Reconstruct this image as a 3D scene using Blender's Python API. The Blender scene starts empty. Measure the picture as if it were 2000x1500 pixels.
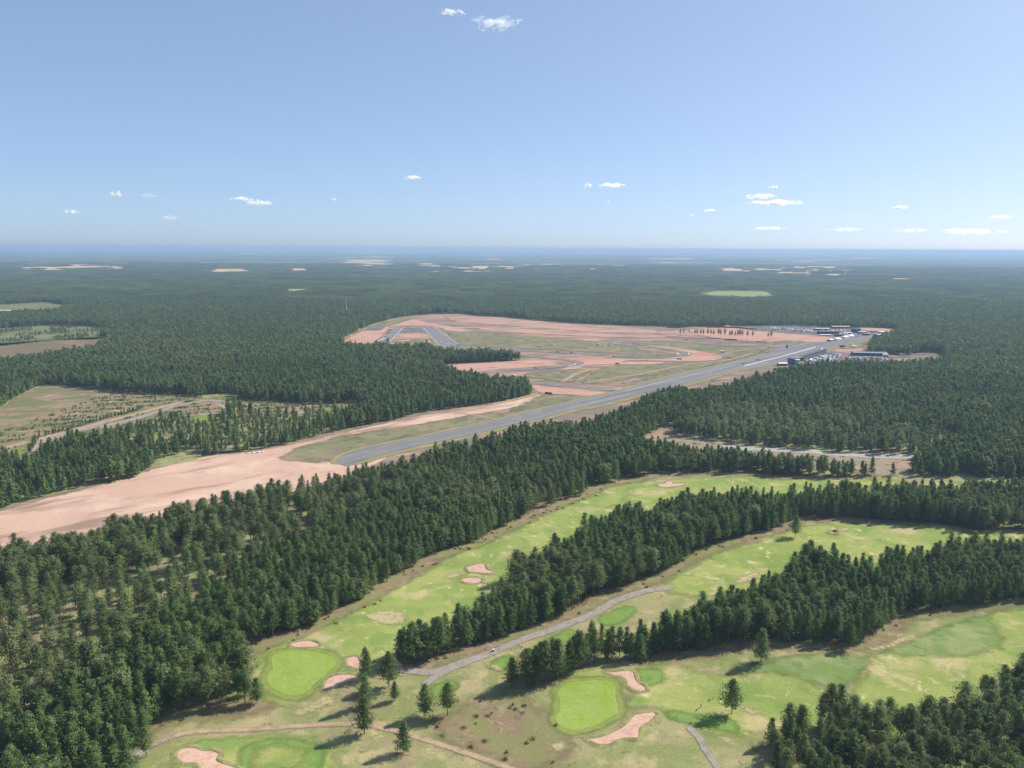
import bpy, math, random
import numpy as np
from mathutils import Vector, Matrix
# ------------------------------------------------------------------ camera
F_PX, CAM_H = 1511.0, 180.0
PITCH, ROLL = math.radians(9.95), math.radians(0.29)
SUN_AZ, SUN_EL = math.radians(61.5), math.radians(39.0)      # azimuth from +Y towards +X
sc = bpy.context.scene
cam_d = bpy.data.cameras.new("camera"); cam = bpy.data.objects.new("camera", cam_d)
sc.collection.objects.link(cam); sc.camera = cam
cam_d.sensor_width = 36; cam_d.lens = 36 * F_PX / 2000
cam_d.clip_start = 1.0; cam_d.clip_end = 250000
ROT = Matrix.Rotation(math.pi / 2 - PITCH, 3, 'X') @ Matrix.Rotation(ROLL, 3, 'Z')
cam.matrix_world = Matrix.Translation((0, 0, CAM_H)) @ ROT.to_4x4()
# ------------------------------------------------------------------ sky, sun, exposure
w = bpy.data.worlds.new("World"); sc.world = w; w.use_nodes = True
nt = w.node_tree; nt.nodes.clear()
sky = nt.nodes.new('ShaderNodeTexSky'); sky.sky_type = 'NISHITA'; sky.sun_disc = False
sky.sun_elevation = SUN_EL; sky.sun_rotation = SUN_AZ
sky.altitude = 180; sky.air_density = 0.5; sky.dust_density = 1.0; sky.ozone_density = 10.0
bg = nt.nodes.new('ShaderNodeBackground'); bg.inputs[1].default_value = 0.15
wo = nt.nodes.new('ShaderNodeOutputWorld')
gm = nt.nodes.new('ShaderNodeGamma'); gm.inputs[1].default_value = 0.5
tn_ = nt.nodes.new('ShaderNodeVectorMath'); tn_.operation = 'MULTIPLY'; tn_.inputs[1].default_value = (1.02, 1.055, 1.07)
nt.links.new(sky.outputs[0], gm.inputs[0]); nt.links.new(gm.outputs[0], tn_.inputs[0]); nt.links.new(tn_.outputs[0], bg.inputs[0]); nt.links.new(bg.outputs[0], wo.inputs[0])
sun_d = bpy.data.lights.new("sun", 'SUN'); sun_d.energy = 3.1; sun_d.angle = math.radians(0.53)
sun_d.color = (1.0, 0.94, 0.84)
sun = bpy.data.objects.new("sun", sun_d); sc.collection.objects.link(sun)
S = Vector((math.sin(SUN_AZ) * math.cos(SUN_EL), math.cos(SUN_AZ) * math.cos(SUN_EL), math.sin(SUN_EL)))
sun.rotation_euler = S.to_track_quat('Z', 'Y').to_euler(); sun.location = (0, 0, 300)
sc.view_settings.view_transform = 'Standard'; sc.view_settings.look = 'None'
sc.view_settings.exposure = 1.27; sc.view_settings.gamma = 1.0
cy = sc.cycles
cy.max_bounces = 8; cy.diffuse_bounces = 3; cy.glossy_bounces = 1; cy.transmission_bounces = 2
cy.transparent_max_bounces = 16; cy.volume_bounces = 5; cy.volume_max_steps = 256; cy.use_denoising = True
cy.use_adaptive_sampling = True; cy.adaptive_threshold = 0.01
cy.caustics_reflective = False; cy.caustics_refractive = False
HAZE = 8.5e-5

rng = np.random.default_rng(7); random.seed(7)
C = sc.collection
# ------------------------------------------------------------------ helpers
MR = np.array([[ROT[i][j] for j in range(3)] for i in range(3)])
def at(x, y, z=0.0):
    """photo measurement -> point of the ground (or of a plane at height z)"""
    d = MR @ np.array([(x - 1000) / F_PX, (750 - y) / F_PX, -1.0]); t = (z - CAM_H) / d[2]
    return (d[0] * t, d[1] * t)
def Z(x0, y0, k, pts):
    return [(x0 + p[0] / k, y0 + p[1] / k) + tuple(p[2:]) for p in pts]
def G(pts, z=0.0): return np.array([at(p[0], p[1], p[2] if len(p) > 2 else z) for p in pts])
def T(pts, h=14.0): return [(x, y, h) for x, y in pts]
def smooth(P, n=4, closed=True):
    P = np.asarray(P, float); N = len(P); out = []
    rngi = range(N) if closed else range(N - 1)
    for i in rngi:
        if closed: p0, p1, p2, p3 = P[i - 1], P[i], P[(i + 1) % N], P[(i + 2) % N]
        else: p0, p1, p2, p3 = P[max(i - 1, 0)], P[i], P[i + 1], P[min(i + 2, N - 1)]
        for k in range(n):
            t = k / n
            out.append(0.5 * ((2 * p1) + (-p0 + p2) * t + (2 * p0 - 5 * p1 + 4 * p2 - p3) * t * t + (-p0 + 3 * p1 - 3 * p2 + p3) * t ** 3))
    if not closed: out.append(P[-1])
    return np.array(out)
def seg_dist(X, Y, P, closed=True):
    d2 = np.full(X.shape, 1e18); ins = np.zeros(X.shape, bool); N = len(P)
    for i in range(N if closed else N - 1):
        ax, ay = P[i]; bx, by = P[(i + 1) % N]; dx, dy = bx - ax, by - ay; L = dx * dx + dy * dy + 1e-9
        t = np.clip(((X - ax) * dx + (Y - ay) * dy) / L, 0, 1)
        d2 = np.minimum(d2, (X - ax - t * dx) ** 2 + (Y - ay - t * dy) ** 2)
        if closed:
            c = ((ay > Y) != (by > Y))
            ins ^= c & (X < (bx - ax) * (Y - ay) / (by - ay + 1e-12 * (by == ay)) + ax)
    d = np.sqrt(d2)
    return np.where(ins, d, -d) if closed else d
def sdf(X, Y, shapes):
    """shapes: list of closed polygons (arrays) or (polyline, width)"""
    X = np.asarray(X, float); Y = np.asarray(Y, float); out = np.full(X.shape, -1e9)
    for s in shapes:
        if isinstance(s, tuple):
            P, wd = s; m = wd + 20
            sel = (X > P[:, 0].min() - m) & (X < P[:, 0].max() + m) & (Y > P[:, 1].min() - m) & (Y < P[:, 1].max() + m)
            if sel.any():
                v = wd / 2 - seg_dist(X[sel], Y[sel], P, False); out[sel] = np.maximum(out[sel], v)
        else:
            P = s; m = 45
            sel = (X > P[:, 0].min() - m) & (X < P[:, 0].max() + m) & (Y > P[:, 1].min() - m) & (Y < P[:, 1].max() + m)
            if sel.any():
                v = seg_dist(X[sel], Y[sel], P, True); out[sel] = np.maximum(out[sel], v)
    return out
_ph = rng.uniform(0, 6.28, 40); _an = rng.uniform(0, 6.28, 40)
def wav(X, Y, wl, k0=0):
    r = 0
    for k in range(6):
        a = _an[k0 + k]; f = 6.283 / (wl * (0.7 + 0.12 * k))
        r = r + np.sin((X * math.cos(a) + Y * math.sin(a)) * f + _ph[k0 + k])
    return r / 6
def hgt(X, Y):
    """gentle rise and fall of the golf course and the heath, flat further off"""
    X = np.asarray(X, float); Y = np.asarray(Y, float)
    near = np.clip((1000 - Y) / 400, 0, 1)
    return near * (1.6 * wav(X, Y, 95, 0) + 0.5 * wav(X, Y, 42, 6)) + 0.0
def hz(x, y): return float(hgt(np.array([x]), np.array([y]))[0])
def at3(x, y, z=0):
    p = at(x, y, z); return (p[0], p[1], hz(*p))
# ------------------------------------------------------------------ materials
def lin(c):
    return tuple(((v / 255) / 12.92 if v / 255 <= 0.04045 else ((v / 255 + 0.055) / 1.055) ** 2.4) for v in c) + (1,)
class NB:
    def __init__(s, name):
        s.m = bpy.data.materials.new(name); s.m.use_nodes = True; s.t = s.m.node_tree; s.t.nodes.clear()
        s.out = s.n('ShaderNodeOutputMaterial')
    def n(s, k, **a):
        q = s.t.nodes.new(k)
        for x, v in a.items(): setattr(q, x, v)
        return q
    def l(s, a, b): s.t.links.new(a, b)
    def pos(s, sx=1, sy=1, sz=1, rot=0):
        g = s.n('ShaderNodeNewGeometry'); mp = s.n('ShaderNodeMapping'); s.l(g.outputs['Position'], mp.inputs[0])
        mp.vector_type = 'TEXTURE' if rot else 'POINT'; mp.inputs['Scale'].default_value = (1 / sx, 1 / sy, 1 / sz) if rot else (sx, sy, sz); mp.inputs['Rotation'].default_value = (0, 0, rot); return mp.outputs[0]
    def noise(s, scale, detail=4, rough=0.6, vec=None, dist=0.0):
        q = s.n('ShaderNodeTexNoise'); q.inputs['Scale'].default_value = scale; q.inputs['Detail'].default_value = detail
        q.inputs['Roughness'].default_value = rough; q.inputs['Distortion'].default_value = dist
        s.l(vec if vec is not None else s.pos(), q.inputs['Vector']); return q.outputs['Fac']
    def ss(s, val, lo, hi, a=0.0, b=1.0):
        q = s.n('ShaderNodeMapRange', interpolation_type='SMOOTHSTEP'); s.l(val, q.inputs[0])
        for i, v in enumerate((lo, hi, a, b)): q.inputs[i + 1].default_value = v
        return q.outputs[0]
    def mix(s, fac, a, b):
        q = s.n('ShaderNodeMix', data_type='RGBA')
        for sock, v in ((q.inputs[0], fac), (q.inputs[6], a), (q.inputs[7], b)):
            if hasattr(v, 'is_linked'): s.l(v, sock)
            else: sock.default_value = v
        return q.outputs[2]
    def math(s, op, a, b=0.0):
        q = s.n('ShaderNodeMath', operation=op)
        for i, v in ((0, a), (1, b)):
            if hasattr(v, 'is_linked'): s.l(v, q.inputs[i])
            else: q.inputs[i].default_value = v
        return q.outputs[0]
K = 0.58   # pixel value in sun -> albedo
def col(c, k=None):
    l = lin(c); k = K if k is None else k; return (l[0] * k, l[1] * k, l[2] * k, 1)
def ground_mat(name, base, layers=(), feather=None, fn=(0.25, 3.0), bump=0.0, rough=0.95):
    """layers: (colour, noise scale, low, high, [x stretch, y stretch, rotation]); feather in metres"""
    b = NB(name); c = base
    for L in layers:
        v = b.pos(*(L[4][0], L[4][1], 1, L[4][2])) if len(L) > 4 else None
        f = b.ss(b.noise(L[1], 5, 0.62, v, 0.3), L[2], L[3]); c = b.mix(f, c, L[0])
    fine = b.ss(b.noise(1.3, 4, 0.7), 0.25, 0.75, 0.82, 1.18)
    mm = b.n('ShaderNodeVectorMath', operation='SCALE'); b.l(c, mm.inputs[0]) if hasattr(c, 'is_linked') else setattr(mm.inputs[0], 'default_value', c[:3])
    b.l(fine, mm.inputs['Scale'])
    d = b.n('ShaderNodeBsdfDiffuse'); b.l(mm.outputs[0], d.inputs[0]); sh = d.outputs[0]
    if bump:
        bp = b.n('ShaderNodeBump'); bp.inputs['Distance'].default_value = bump; bp.inputs['Strength'].default_value = 1
        b.l(b.noise(0.5, 5, 0.7), bp.inputs['Height']); b.l(bp.outputs[0], d.inputs['Normal'])
    if feather is not None:
        a = b.n('ShaderNodeAttribute', attribute_name='sd')
        nz = b.math('MULTIPLY', b.math('SUBTRACT', b.noise(fn[0], 5, 0.65), 0.5), fn[1] * 2)
        al = b.ss(b.math('ADD', a.outputs['Fac'], nz), -feather, feather)
        tr = b.n('ShaderNodeBsdfTransparent'); mx = b.n('ShaderNodeMixShader')
        b.l(al, mx.inputs[0]); b.l(tr.outputs[0], mx.inputs[1]); b.l(sh, mx.inputs[2]); sh = mx.outputs[0]
    b.l(sh, b.out.inputs[0]); return b.m
def paint(name, c, rough=0.6, metal=0.0, scale=0.8, var=0.15):
    b = NB(name); p = b.n('ShaderNodeBsdfPrincipled'); p.inputs['Roughness'].default_value = rough; p.inputs['Metallic'].default_value = metal
    d = tuple(v * (1 - var) for v in c[:3]) + (1,)
    b.l(b.mix(b.ss(b.noise(scale, 4), 0.3, 0.7), c, d), p.inputs[0]); b.l(p.outputs[0], b.out.inputs[0]); return b.m
def leaf_mat(name, c1, c2, c3, trans=0.3):
    b = NB(name); oi = b.n('ShaderNodeObjectInfo'); at_ = b.n('ShaderNodeAttribute', attribute_name='tint', attribute_type='INSTANCER')
    c = b.mix(b.ss(oi.outputs['Random'], 0, 1), c1, c2); c = b.mix(at_.outputs['Fac'], c, c3)
    tc = b.n('ShaderNodeTexCoord'); f = b.math('MULTIPLY', b.ss(b.noise(0.9, 3, 0.7, tc.outputs['Object']), 0.3, 0.7, 0.7, 1.35), b.ss(b.math('FRACT', b.math('MULTIPLY', oi.outputs['Random'], 17.3)), 0, 1, .78, 1.22))
    mm = b.n('ShaderNodeVectorMath', operation='SCALE'); b.l(c, mm.inputs[0]); b.l(f, mm.inputs['Scale'])
    d = b.n('ShaderNodeBsdfDiffuse'); t = b.n('ShaderNodeBsdfTranslucent'); b.l(mm.outputs[0], d.inputs[0]); b.l(mm.outputs[0], t.inputs[0])
    mx = b.n('ShaderNodeMixShader'); mx.inputs[0].default_value = trans; b.l(d.outputs[0], mx.inputs[1]); b.l(t.outputs[0], mx.inputs[2])
    b.l(mx.outputs[0], b.out.inputs[0]); return b.m
M = {}
M['needles'] = leaf_mat('pine_needles', (0.105, 0.168, 0.055, 1), (0.160, 0.215, 0.074, 1), (0.235, 0.245, 0.122, 1), .45)
M['young'] = leaf_mat('young_needles', (0.102, 0.172, 0.060, 1), (0.145, 0.215, 0.072, 1), (0.185, 0.240, 0.090, 1), .45)
M['broad'] = leaf_mat('broad_leaves', (0.135, 0.195, 0.070, 1), (0.18, 0.225, 0.090, 1), (0.19, 0.225, 0.12, 1), 0.4)
M['bark'] = paint('pine_bark', (0.16, 0.10, 0.065, 1), 0.9, scale=2)
M['forest_floor'] = ground_mat('forest_floor', (0.19, 0.17, 0.095, 1), [((0.28, 0.24, 0.15, 1), 0.12, 0.45, 0.65), ((0.24, 0.27, 0.10, 1), 0.045, 0.45, 0.6), ((0.34, 0.27, 0.20, 1), 0.3, 0.60, 0.72)])
# ------------------------------------------------------------------ mesh helpers
def mesh_np(name, V, Fq, mats=(), mi=None, smooth_=False):
    me = bpy.data.meshes.new(name); V = np.asarray(V, np.float32)
    if isinstance(Fq, np.ndarray) and Fq.ndim == 2:
        n, k = Fq.shape; me.vertices.add(len(V)); me.vertices.foreach_set('co', V.ravel())
        me.loops.add(n * k); me.loops.foreach_set('vertex_index', Fq.astype(np.int32).ravel())
        me.polygons.add(n); me.polygons.foreach_set('loop_start', np.arange(0, n * k, k, dtype=np.int32))
    else:
        me.from_pydata([tuple(map(float, v)) for v in V], [], [tuple(int(i) for i in f) for f in Fq])
    for m in mats: me.materials.append(m)
    if mi is not None: me.polygons.foreach_set('material_index', np.asarray(mi, np.int32))
    me.update(calc_edges=True); me.validate()
    if smooth_: me.polygons.foreach_set('use_smooth', np.ones(len(me.polygons), bool))
    return me
def link(name, me, parent=None, loc=(0, 0, 0), rz=0.0):
    o = bpy.data.objects.new(name, me); C.objects.link(o); o.location = loc; o.rotation_euler = (0, 0, rz)
    if parent is not None: o.parent = parent
    return o
def tag(o, label, cat, group=None):
    o['label'] = label; o['category'] = cat
    if group: o['group'] = group
    return o
def kind(o, k, label=None):
    o['kind'] = k
    if label: o['label'] = label
    return o
def grid_mesh(xs, ys, keep=None, zf=None):
    nx, ny = len(xs), len(ys); X, Y = np.meshgrid(xs, ys); 
    idx = np.arange(nx * ny).reshape(ny, nx)
    q = np.stack([idx[:-1, :-1], idx[:-1, 1:], idx[1:, 1:], idx[1:, :-1]], -1).reshape(-1, 4)
    if keep is not None:
        kf = keep.ravel(); q = q[kf[q].any(1)]
    used = np.unique(q); mp = np.full(nx * ny, -1); mp[used] = np.arange(len(used))
    return X.ravel()[used], Y.ravel()[used], mp[q], used
def sheet(name, shapes, cell, dz, mat, margin=3.0, label=None, knd='structure'):
    Ps = [s[0] if isinstance(s, tuple) else s for s in shapes]; mw = max([s[1] if isinstance(s, tuple) else 0 for s in shapes]) + margin + cell
    A = np.vstack(Ps); lo, hi = A.min(0) - mw, A.max(0) + mw
    xs = np.arange(lo[0], hi[0] + cell, cell); ys = np.arange(lo[1], hi[1] + cell, cell)
    X, Y = np.meshgrid(xs, ys); sd = sdf(X, Y, shapes)
    x, y, q, used = grid_mesh(xs, ys, sd > -margin)
    z = hgt(x, y) + dz * .42 * (1 + np.clip(y - 700, 0, 300) / 300)
    me = mesh_np(name, np.stack([x, y, z], 1), q, [mat], smooth_=True)
    a = me.attributes.new('sd', 'FLOAT', 'POINT'); a.data.foreach_set('value', np.clip(sd.ravel()[used], -40, 40).astype(np.float32))
    o = link(name, me); 
    return kind(o, knd, label)
class MB:
    def __init__(s): s.v = []; s.f = []; s.m = []
    def add(s, V, Fs, m=0):
        n = len(s.v); s.v += [tuple(map(float, v)) for v in V]; s.f += [tuple(i + n for i in f) for f in Fs]; s.m += [m] * len(Fs); return s
    def box(s, x0, x1, y0, y1, z0, z1, m=0, tx=0.0, ty=0.0):
        V = [(x0, y0, z0), (x1, y0, z0), (x1, y1, z0), (x0, y1, z0), (x0 + tx, y0 + ty, z1), (x1 - tx, y0 + ty, z1), (x1 - tx, y1 - ty, z1), (x0 + tx, y1 - ty, z1)]
        return s.add(V, [(0, 3, 2, 1), (4, 5, 6, 7), (0, 1, 5, 4), (1, 2, 6, 5), (2, 3, 7, 6), (3, 0, 4, 7)], m)
    def cyl(s, c, r0, r1, h, n=10, m=0, axis='z'):
        V = []
        for k, (r, t) in enumerate(((r0, 0), (r1, h))):
            for i in range(n):
                a = 6.2832 * i / n; p = (r * math.cos(a), r * math.sin(a), t)
                if axis == 'y': p = (p[0], p[2], p[1])
                if axis == 'x': p = (p[2], p[0], p[1])
                V.append((c[0] + p[0], c[1] + p[1], c[2] + p[2]))
        return s.add(V, [tuple(range(n))[::-1], tuple(range(n, 2 * n))] + [(i, (i + 1) % n, n + (i + 1) % n, n + i) for i in range(n)], m)
    def gable(s, x0, x1, y0, y1, z0, z1, m=0):   # ridge along x
        ym = (y0 + y1) / 2
        return s.add([(x0, y0, z0), (x1, y0, z0), (x1, y1, z0), (x0, y1, z0), (x0, ym, z1), (x1, ym, z1)], [(0, 1, 5, 4), (2, 3, 4, 5), (0, 4, 3), (1, 2, 5), (3, 2, 1, 0)], m)
    def mesh(s, name, mats): return mesh_np(name, s.v, s.f, mats, s.m)
# ------------------------------------------------------------------ where the open land lies
A_far = [(-60, 1012), (0, 995), (60, 975), (120, 962), (180, 948), (240, 938), (275, 930), (283, 918), (310, 910), (350, 903), (385, 896), (400, 891), (500, 880), (560, 868), (640, 848), (700, 835), (760, 822), (820, 808), (880, 798), (930, 792), (1000, 780), (1055, 767)]
A_p1 = [(1048, 752, 12), (1025, 738, 12), (980, 735, 12), (940, 729, 12), (900, 722, 12), (868, 714, 12)]
A_p2 = [(862, 717), (870, 712), (900, 710), (960, 707), (1030, 703)]
A_p3 = [(1030, 690, 12), (1000, 686, 12), (960, 684, 12), (920, 682, 12), (880, 679, 12), (850, 677, 12), (820, 672, 12), (780, 675, 12), (740, 668, 12), (700, 670, 12), (672, 668, 12)]
A_top = [(669, 662), (684, 655), (700, 648), (715, 640), (740, 630), (780, 620), (800, 617), (850, 613), (900, 613), (930, 617), (1000, 620), (1050, 626), (1100, 630), (1150, 633), (1220, 636), (1280, 637), (1320, 641), (1360, 638), (1400, 638), (1480, 637), (1520, 637), (1560, 637), (1640, 640), (1700, 640), (1745, 642), (1757, 648), (1748, 656), (1722, 662), (1702, 670), (1694, 684), (1700, 692), (1745, 693), (1776, 694), (1800, 688), (1840, 690)]
A_low = T([(1850, 695), (1800, 700), (1750, 702), (1700, 700), (1650, 703), (1600, 702), (1560, 708), (1520, 716), (1480, 728), (1440, 740), (1400, 750), (1370, 757), (1350, 755), (1310, 750), (1270, 765), (1240, 781), (1210, 791), (1180, 802), (1140, 812), (1108, 818), (1084, 818), (1030, 824), (1000, 830), (955, 842), (904, 857), (850, 866), (820, 881), (793, 893), (742, 895), (700, 905), (660, 917), (600, 925), (560, 937), (530, 935), (480, 952), (420, 960), (350, 978), (310, 988), (240, 1005), (215, 1008), (180, 1032), (120, 1047), (60, 1057), (0, 1064), (-80, 1075)])
B_up = [(2090, 935), (1740, 930), (1685, 933), (1615, 932), (1510, 929), (1405, 925), (1300, 923), (1225, 938), (1165, 949), (1148, 966), (1113, 975), (1078, 991), (1036, 1005), (1008, 1022), (973, 1033), (938, 1057), (910, 1065), (857, 1082), (822, 1100), (770, 1127), (735, 1150), (718, 1170), (685, 1183), (625, 1216), (559, 1240), (529, 1249), (499, 1255), (462, 1260), (468, 1290), (485, 1320), (500, 1350), (506, 1377), (440, 1385), (378, 1394), (308, 1412), (290, 1450), (264, 1491), (235, 1800)]
B_low = [(620, 1800), (700, 1330), (766, 1297)] + T([(766, 1250), (773, 1225), (798, 1208), (836, 1208), (871, 1187), (899, 1176), (924, 1162), (959, 1138), (978, 1128), (997, 1106), (1008, 1075), (1032, 1082), (1064, 1075), (1081, 1047), (1106, 1054), (1134, 1022), (1158, 993), (1172, 1005), (1190, 988), (1218, 974), (1242, 974), (1260, 980), (1277, 984), (1316, 960), (1365, 956), (1393, 946), (1440, 942), (1510, 942), (1545, 940), (1615, 940), (1685, 942), (1734, 939)], 14) + [(2090, 945, 6)]
C_up = [(766, 1299), (780, 1297), (840, 1293), (864, 1285), (896, 1274), (945, 1260), (990, 1243), (1043, 1225), (1102, 1204), (1155, 1180), (1183, 1159), (1225, 1152), (1288, 1124), (1323, 1103), (1391, 1074), (1457, 1050), (1524, 1035), (1545, 1020), (1566, 1013), (1650, 1011), (1755, 1018), (1825, 1025), (1912, 1039), (1995, 1036), (2090, 1036)]
C_low = T([(2090, 1045), (1989, 1049), (1965, 1049), (1933, 1039), (1895, 1039), (1860, 1042), (1828, 1042), (1818, 1067), (1797, 1062), (1769, 1067), (1748, 1057), (1725, 1067), (1713, 1098), (1688, 1079), (1667, 1088), (1646, 1077), (1622, 1065), (1601, 1069), (1576, 1045), (1559, 1074), (1538, 1095), (1517, 1116), (1496, 1107), (1475, 1130), (1440, 1147), (1394, 1161), (1366, 1168), (1338, 1182), (1314, 1186), (1290, 1192), (1272, 1210), (1248, 1197), (1230, 1216), (1188, 1216), (1164, 1212), (1137, 1222), (1113, 1240), (1092, 1242), (1068, 1245), (1047, 1249), (1026, 1265), (1011, 1270), (990, 1284), (982, 1300)], 14) + [(984, 1342), (900, 1400), (760, 1420), (700, 1340)]
D_up = [(984, 1343), (1020, 1346), (1038, 1343), (1080, 1331), (1116, 1315), (1146, 1303), (1185, 1295), (1221, 1292), (1260, 1291), (1305, 1277), (1365, 1277), (1389, 1274), (1425, 1265), (1460, 1256), (1550, 1264), (1604, 1262), (1670, 1261), (1715, 1249), (1730, 1222), (1760, 1203), (1805, 1197), (1850, 1187), (1910, 1183), (2000, 1171), (2090, 1162)]
D_low = T([(2090, 1245), (2000, 1267), (1979, 1282), (1958, 1294), (1940, 1297), (1919, 1315), (1910, 1330), (1889, 1339), (1865, 1330), (1850, 1354), (1829, 1345), (1799, 1332), (1787, 1357), (1766, 1351), (1745, 1354), (1724, 1360), (1703, 1366), (1682, 1362), (1661, 1338), (1640, 1339), (1625, 1336), (1610, 1342), (1583, 1338), (1565, 1354), (1544, 1347), (1529, 1366), (1505, 1368), (1490, 1385), (1478, 1405)], 14) + [(1466, 1450), (1490, 1480), (1505, 1500), (1560, 1800), (500, 1800), (700, 1380)]
R_up = [(1259, 851), (1280, 842), (1302, 834), (1322, 828), (1314, 846), (1346, 855), (1432, 865), (1500, 872), (1560, 879), (1656, 886), (1784, 890), (1800, 880), (1830, 868), (1850, 874), (1800, 893)]
R_low = T([(1780, 898), (1765, 902)], 14) + [(1748, 928), (1725, 930)] + T([(1640, 892), (1560, 886), (1500, 881), (1440, 876), (1400, 874), (1340, 864), (1300, 857), (1260, 853)], 12)
E_up = [(-60, 830), (0, 802), (24, 782), (60, 764), (82, 753), (134, 755), (240, 767), (348, 772), (384, 776), (432, 779), (470, 783), (525, 783), (595, 790), (660, 788), (700, 786)]
E_low = [(700, 792), (640, 806), (560, 815), (480, 806), (455, 800), (400, 812), (330, 822), (240, 842), (150, 862), (80, 880), (60, 900), (20, 895), (-60, 905)]
Fa = [(-60, 641), (0, 642), (90, 636), (175, 638), (215, 643)] + T([(190, 655), (105, 656), (0, 667), (-60, 670)], 8)
Fb = [(-60, 672), (0, 671), (105, 664), (180, 659), (212, 662)] + T([(203, 670), (155, 682), (105, 690), (0, 700), (-60, 708)], 10)
Fc = [(-60, 596), (0, 595), (90, 590), (130, 596)] + T([(115, 606), (0, 612), (-60, 614)], 8)
Sf = [(1376, 574), (1390, 570), (1430, 568), (1490, 570), (1505, 574)] + T([(1505, 579), (1385, 578)], 14)
SR = [(1820, 852), (1850, 846), (1885, 850), (1870, 862), (1840, 866)]
openG = {k: G(v) for k, v in dict(A=A_far + A_p1 + A_p2 + A_p3 + A_top + A_low, B=B_up + B_low, C=C_up + C_low, D=D_up + D_low, R=R_up + R_low, E=E_up + E_low, Fa=Fa, Fb=Fb, Fc=Fc, Sf=Sf, SR=SR).items()}
farF = [((35, 522, 125, 530), 0), ((125, 517, 190, 525), 0), ((190, 520, 242, 528), 0), ((375, 511, 425, 516), 0), ((404, 526, 492, 532), 1), ((508, 525, 618, 531), 0), ((500, 513, 540, 517), 0), ((556, 513, 578, 517), 0), ((652, 508, 700, 515), 0), ((690, 508, 765, 522), 0), ((808, 515, 866, 522), 1), ((868, 520, 1022, 527), 0), ((1392, 524, 1520, 531), 0), ((1490, 520, 1690, 536), 0), ((1565, 530, 1655, 540), 1), ((1738, 545, 1812, 549), 1), ((1260, 504, 1360, 508), 0), ((1545, 510, 1600, 514), 0), ((850, 530, 960, 533), 2), ((560, 567, 602, 569), 2), ((215, 497, 250, 499), 0), ((450, 496, 520, 498), 0), ((950, 505, 985, 508), 0), ((1850, 500, 1868, 503), 0), ((1030, 526, 1050, 530), 2), ((1150, 525, 1165, 530), 2)]
FARP = []
_f = []
for (a, b, c_, d_), e in farF:
    if d_ - b > 5:
        n_ = 3 if d_ - b > 9 else 2
        for k in range(n_): _f.append(((a + random.uniform(0, .2) * (c_ - a), b + (d_ - b) * k / n_, c_ - random.uniform(0, .2) * (c_ - a), b + (d_ - b) * (k + .8) / n_), e))
    else: _f.append(((a, b, c_, b + (d_ - b) * .8), e))
farF = _f + [((random.uniform(0, 1950), y_, 0, y_ + random.uniform(.8, 1.8)), random.choice((0, 0, 2))) for y_ in [random.uniform(497, 524) for _ in range(34)]]
farF = [((a, b, c_ if c_ else a + random.uniform(12, 70), d_), e) for (a, b, c_, d_), e in farF]
for (x0, y0, x1, y1), c in farF:
    n = 7; xs = np.linspace(x0, x1, n)
    p = [(x, y0 + random.uniform(-0.3, 0.3) * (y1 - y0) + (y1 - y0) * (0.5 if i in (0, n - 1) else 0.05), 0) for i, x in enumerate(xs)] + [(x, y1 - random.uniform(0, 0.3) * (y1 - y0), 8) for x in xs[::-1]]
    FARP.append((G(p), c))
OPEN = list(openG.values())
def opensd(X, Y, far=True): return sdf(X, Y, OPEN + ([p for p, c in FARP] if far else []))
exec_order = None
# ------------------------------------------------------------------ ground
def graded(a, s0, a_end, g):
    out = [a]; s = s0
    while out[-1] < a_end: out.append(out[-1] + s); s *= g
    return np.array(out)
xr = np.concatenate([np.arange(-700, 701, 8.0)]); xo = graded(708, 10, 66000, 1.09)
xs = np.concatenate([-xo[::-1], xr, xo]); ys = np.concatenate([[-20000, -5000, -1500, -400], np.arange(-100, 1300, 8.0), graded(1300, 10, 66000, 1.07)])
X, Y = np.meshgrid(xs, ys); x, y, q, u = grid_mesh(xs, ys)
kind(link('ground', mesh_np('ground', np.stack([x, y, hgt(x, y) - .25], 1), q, [M['forest_floor']], smooth_=True)), 'structure', 'brown and mossy ground under the woods')

sand_p = col((210, 168, 149), 0.66); olive = col((146, 146, 112)); pale = col((196, 186, 140)); grn = col((164, 180, 98)); brn = col((136, 108, 90)); mauve = col((146, 128, 120))
dkgrn = col((92, 136, 66)); ltgrn = col((172, 192, 100)); gry = col((150, 146, 150)); 
m_rough = ground_mat('golf_rough', col((184, 176, 128)), [(col((156, 164, 104)), 0.035, 0.42, 0.58), (col((206, 190, 142)), 0.09, 0.5, 0.66), (col((166, 148, 122)), 0.02, 0.52, 0.64), (col((142, 134, 96)), 0.25, 0.58, 0.72)], feather=2.5, fn=(0.12, 3.5))
m_fair = ground_mat('fairway_grass', grn, [(col((184, 190, 114)), 0.03, 0.42, 0.6), (col((148, 172, 94)), 0.05, 0.48, 0.62), (col((212, 198, 146)), 0.04, 0.52, 0.66), (col((232, 218, 164)), 0.16, 0.58, 0.70)], feather=3, fn=(0.1, 7))
m_semi = ground_mat('semi_rough_grass', col((140, 164, 96)), [(col((168, 178, 118)), 0.05, 0.45, 0.62), (col((122, 150, 90)), 0.12, 0.5, 0.7), (col((196, 186, 136)), 0.06, 0.6, 0.7)], feather=3, fn=(0.1, 5))
m_heath = ground_mat('heather_margin', col((166, 146, 116)), [(col((132, 112, 88)), 0.3, 0.54, 0.68), (col((196, 178, 144)), 0.15, 0.5, 0.66), (col((158, 156, 106)), 0.06, 0.42, 0.58)], feather=5, fn=(0.12, 9))
m_green = ground_mat('putting_green_grass', ltgrn, [(col((163, 189, 82)), 0.12, 0.45, 0.6), (col((182, 202, 102)), 0.3, 0.55, 0.7)], feather=0.35, fn=(0.3, 0.3))
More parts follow.
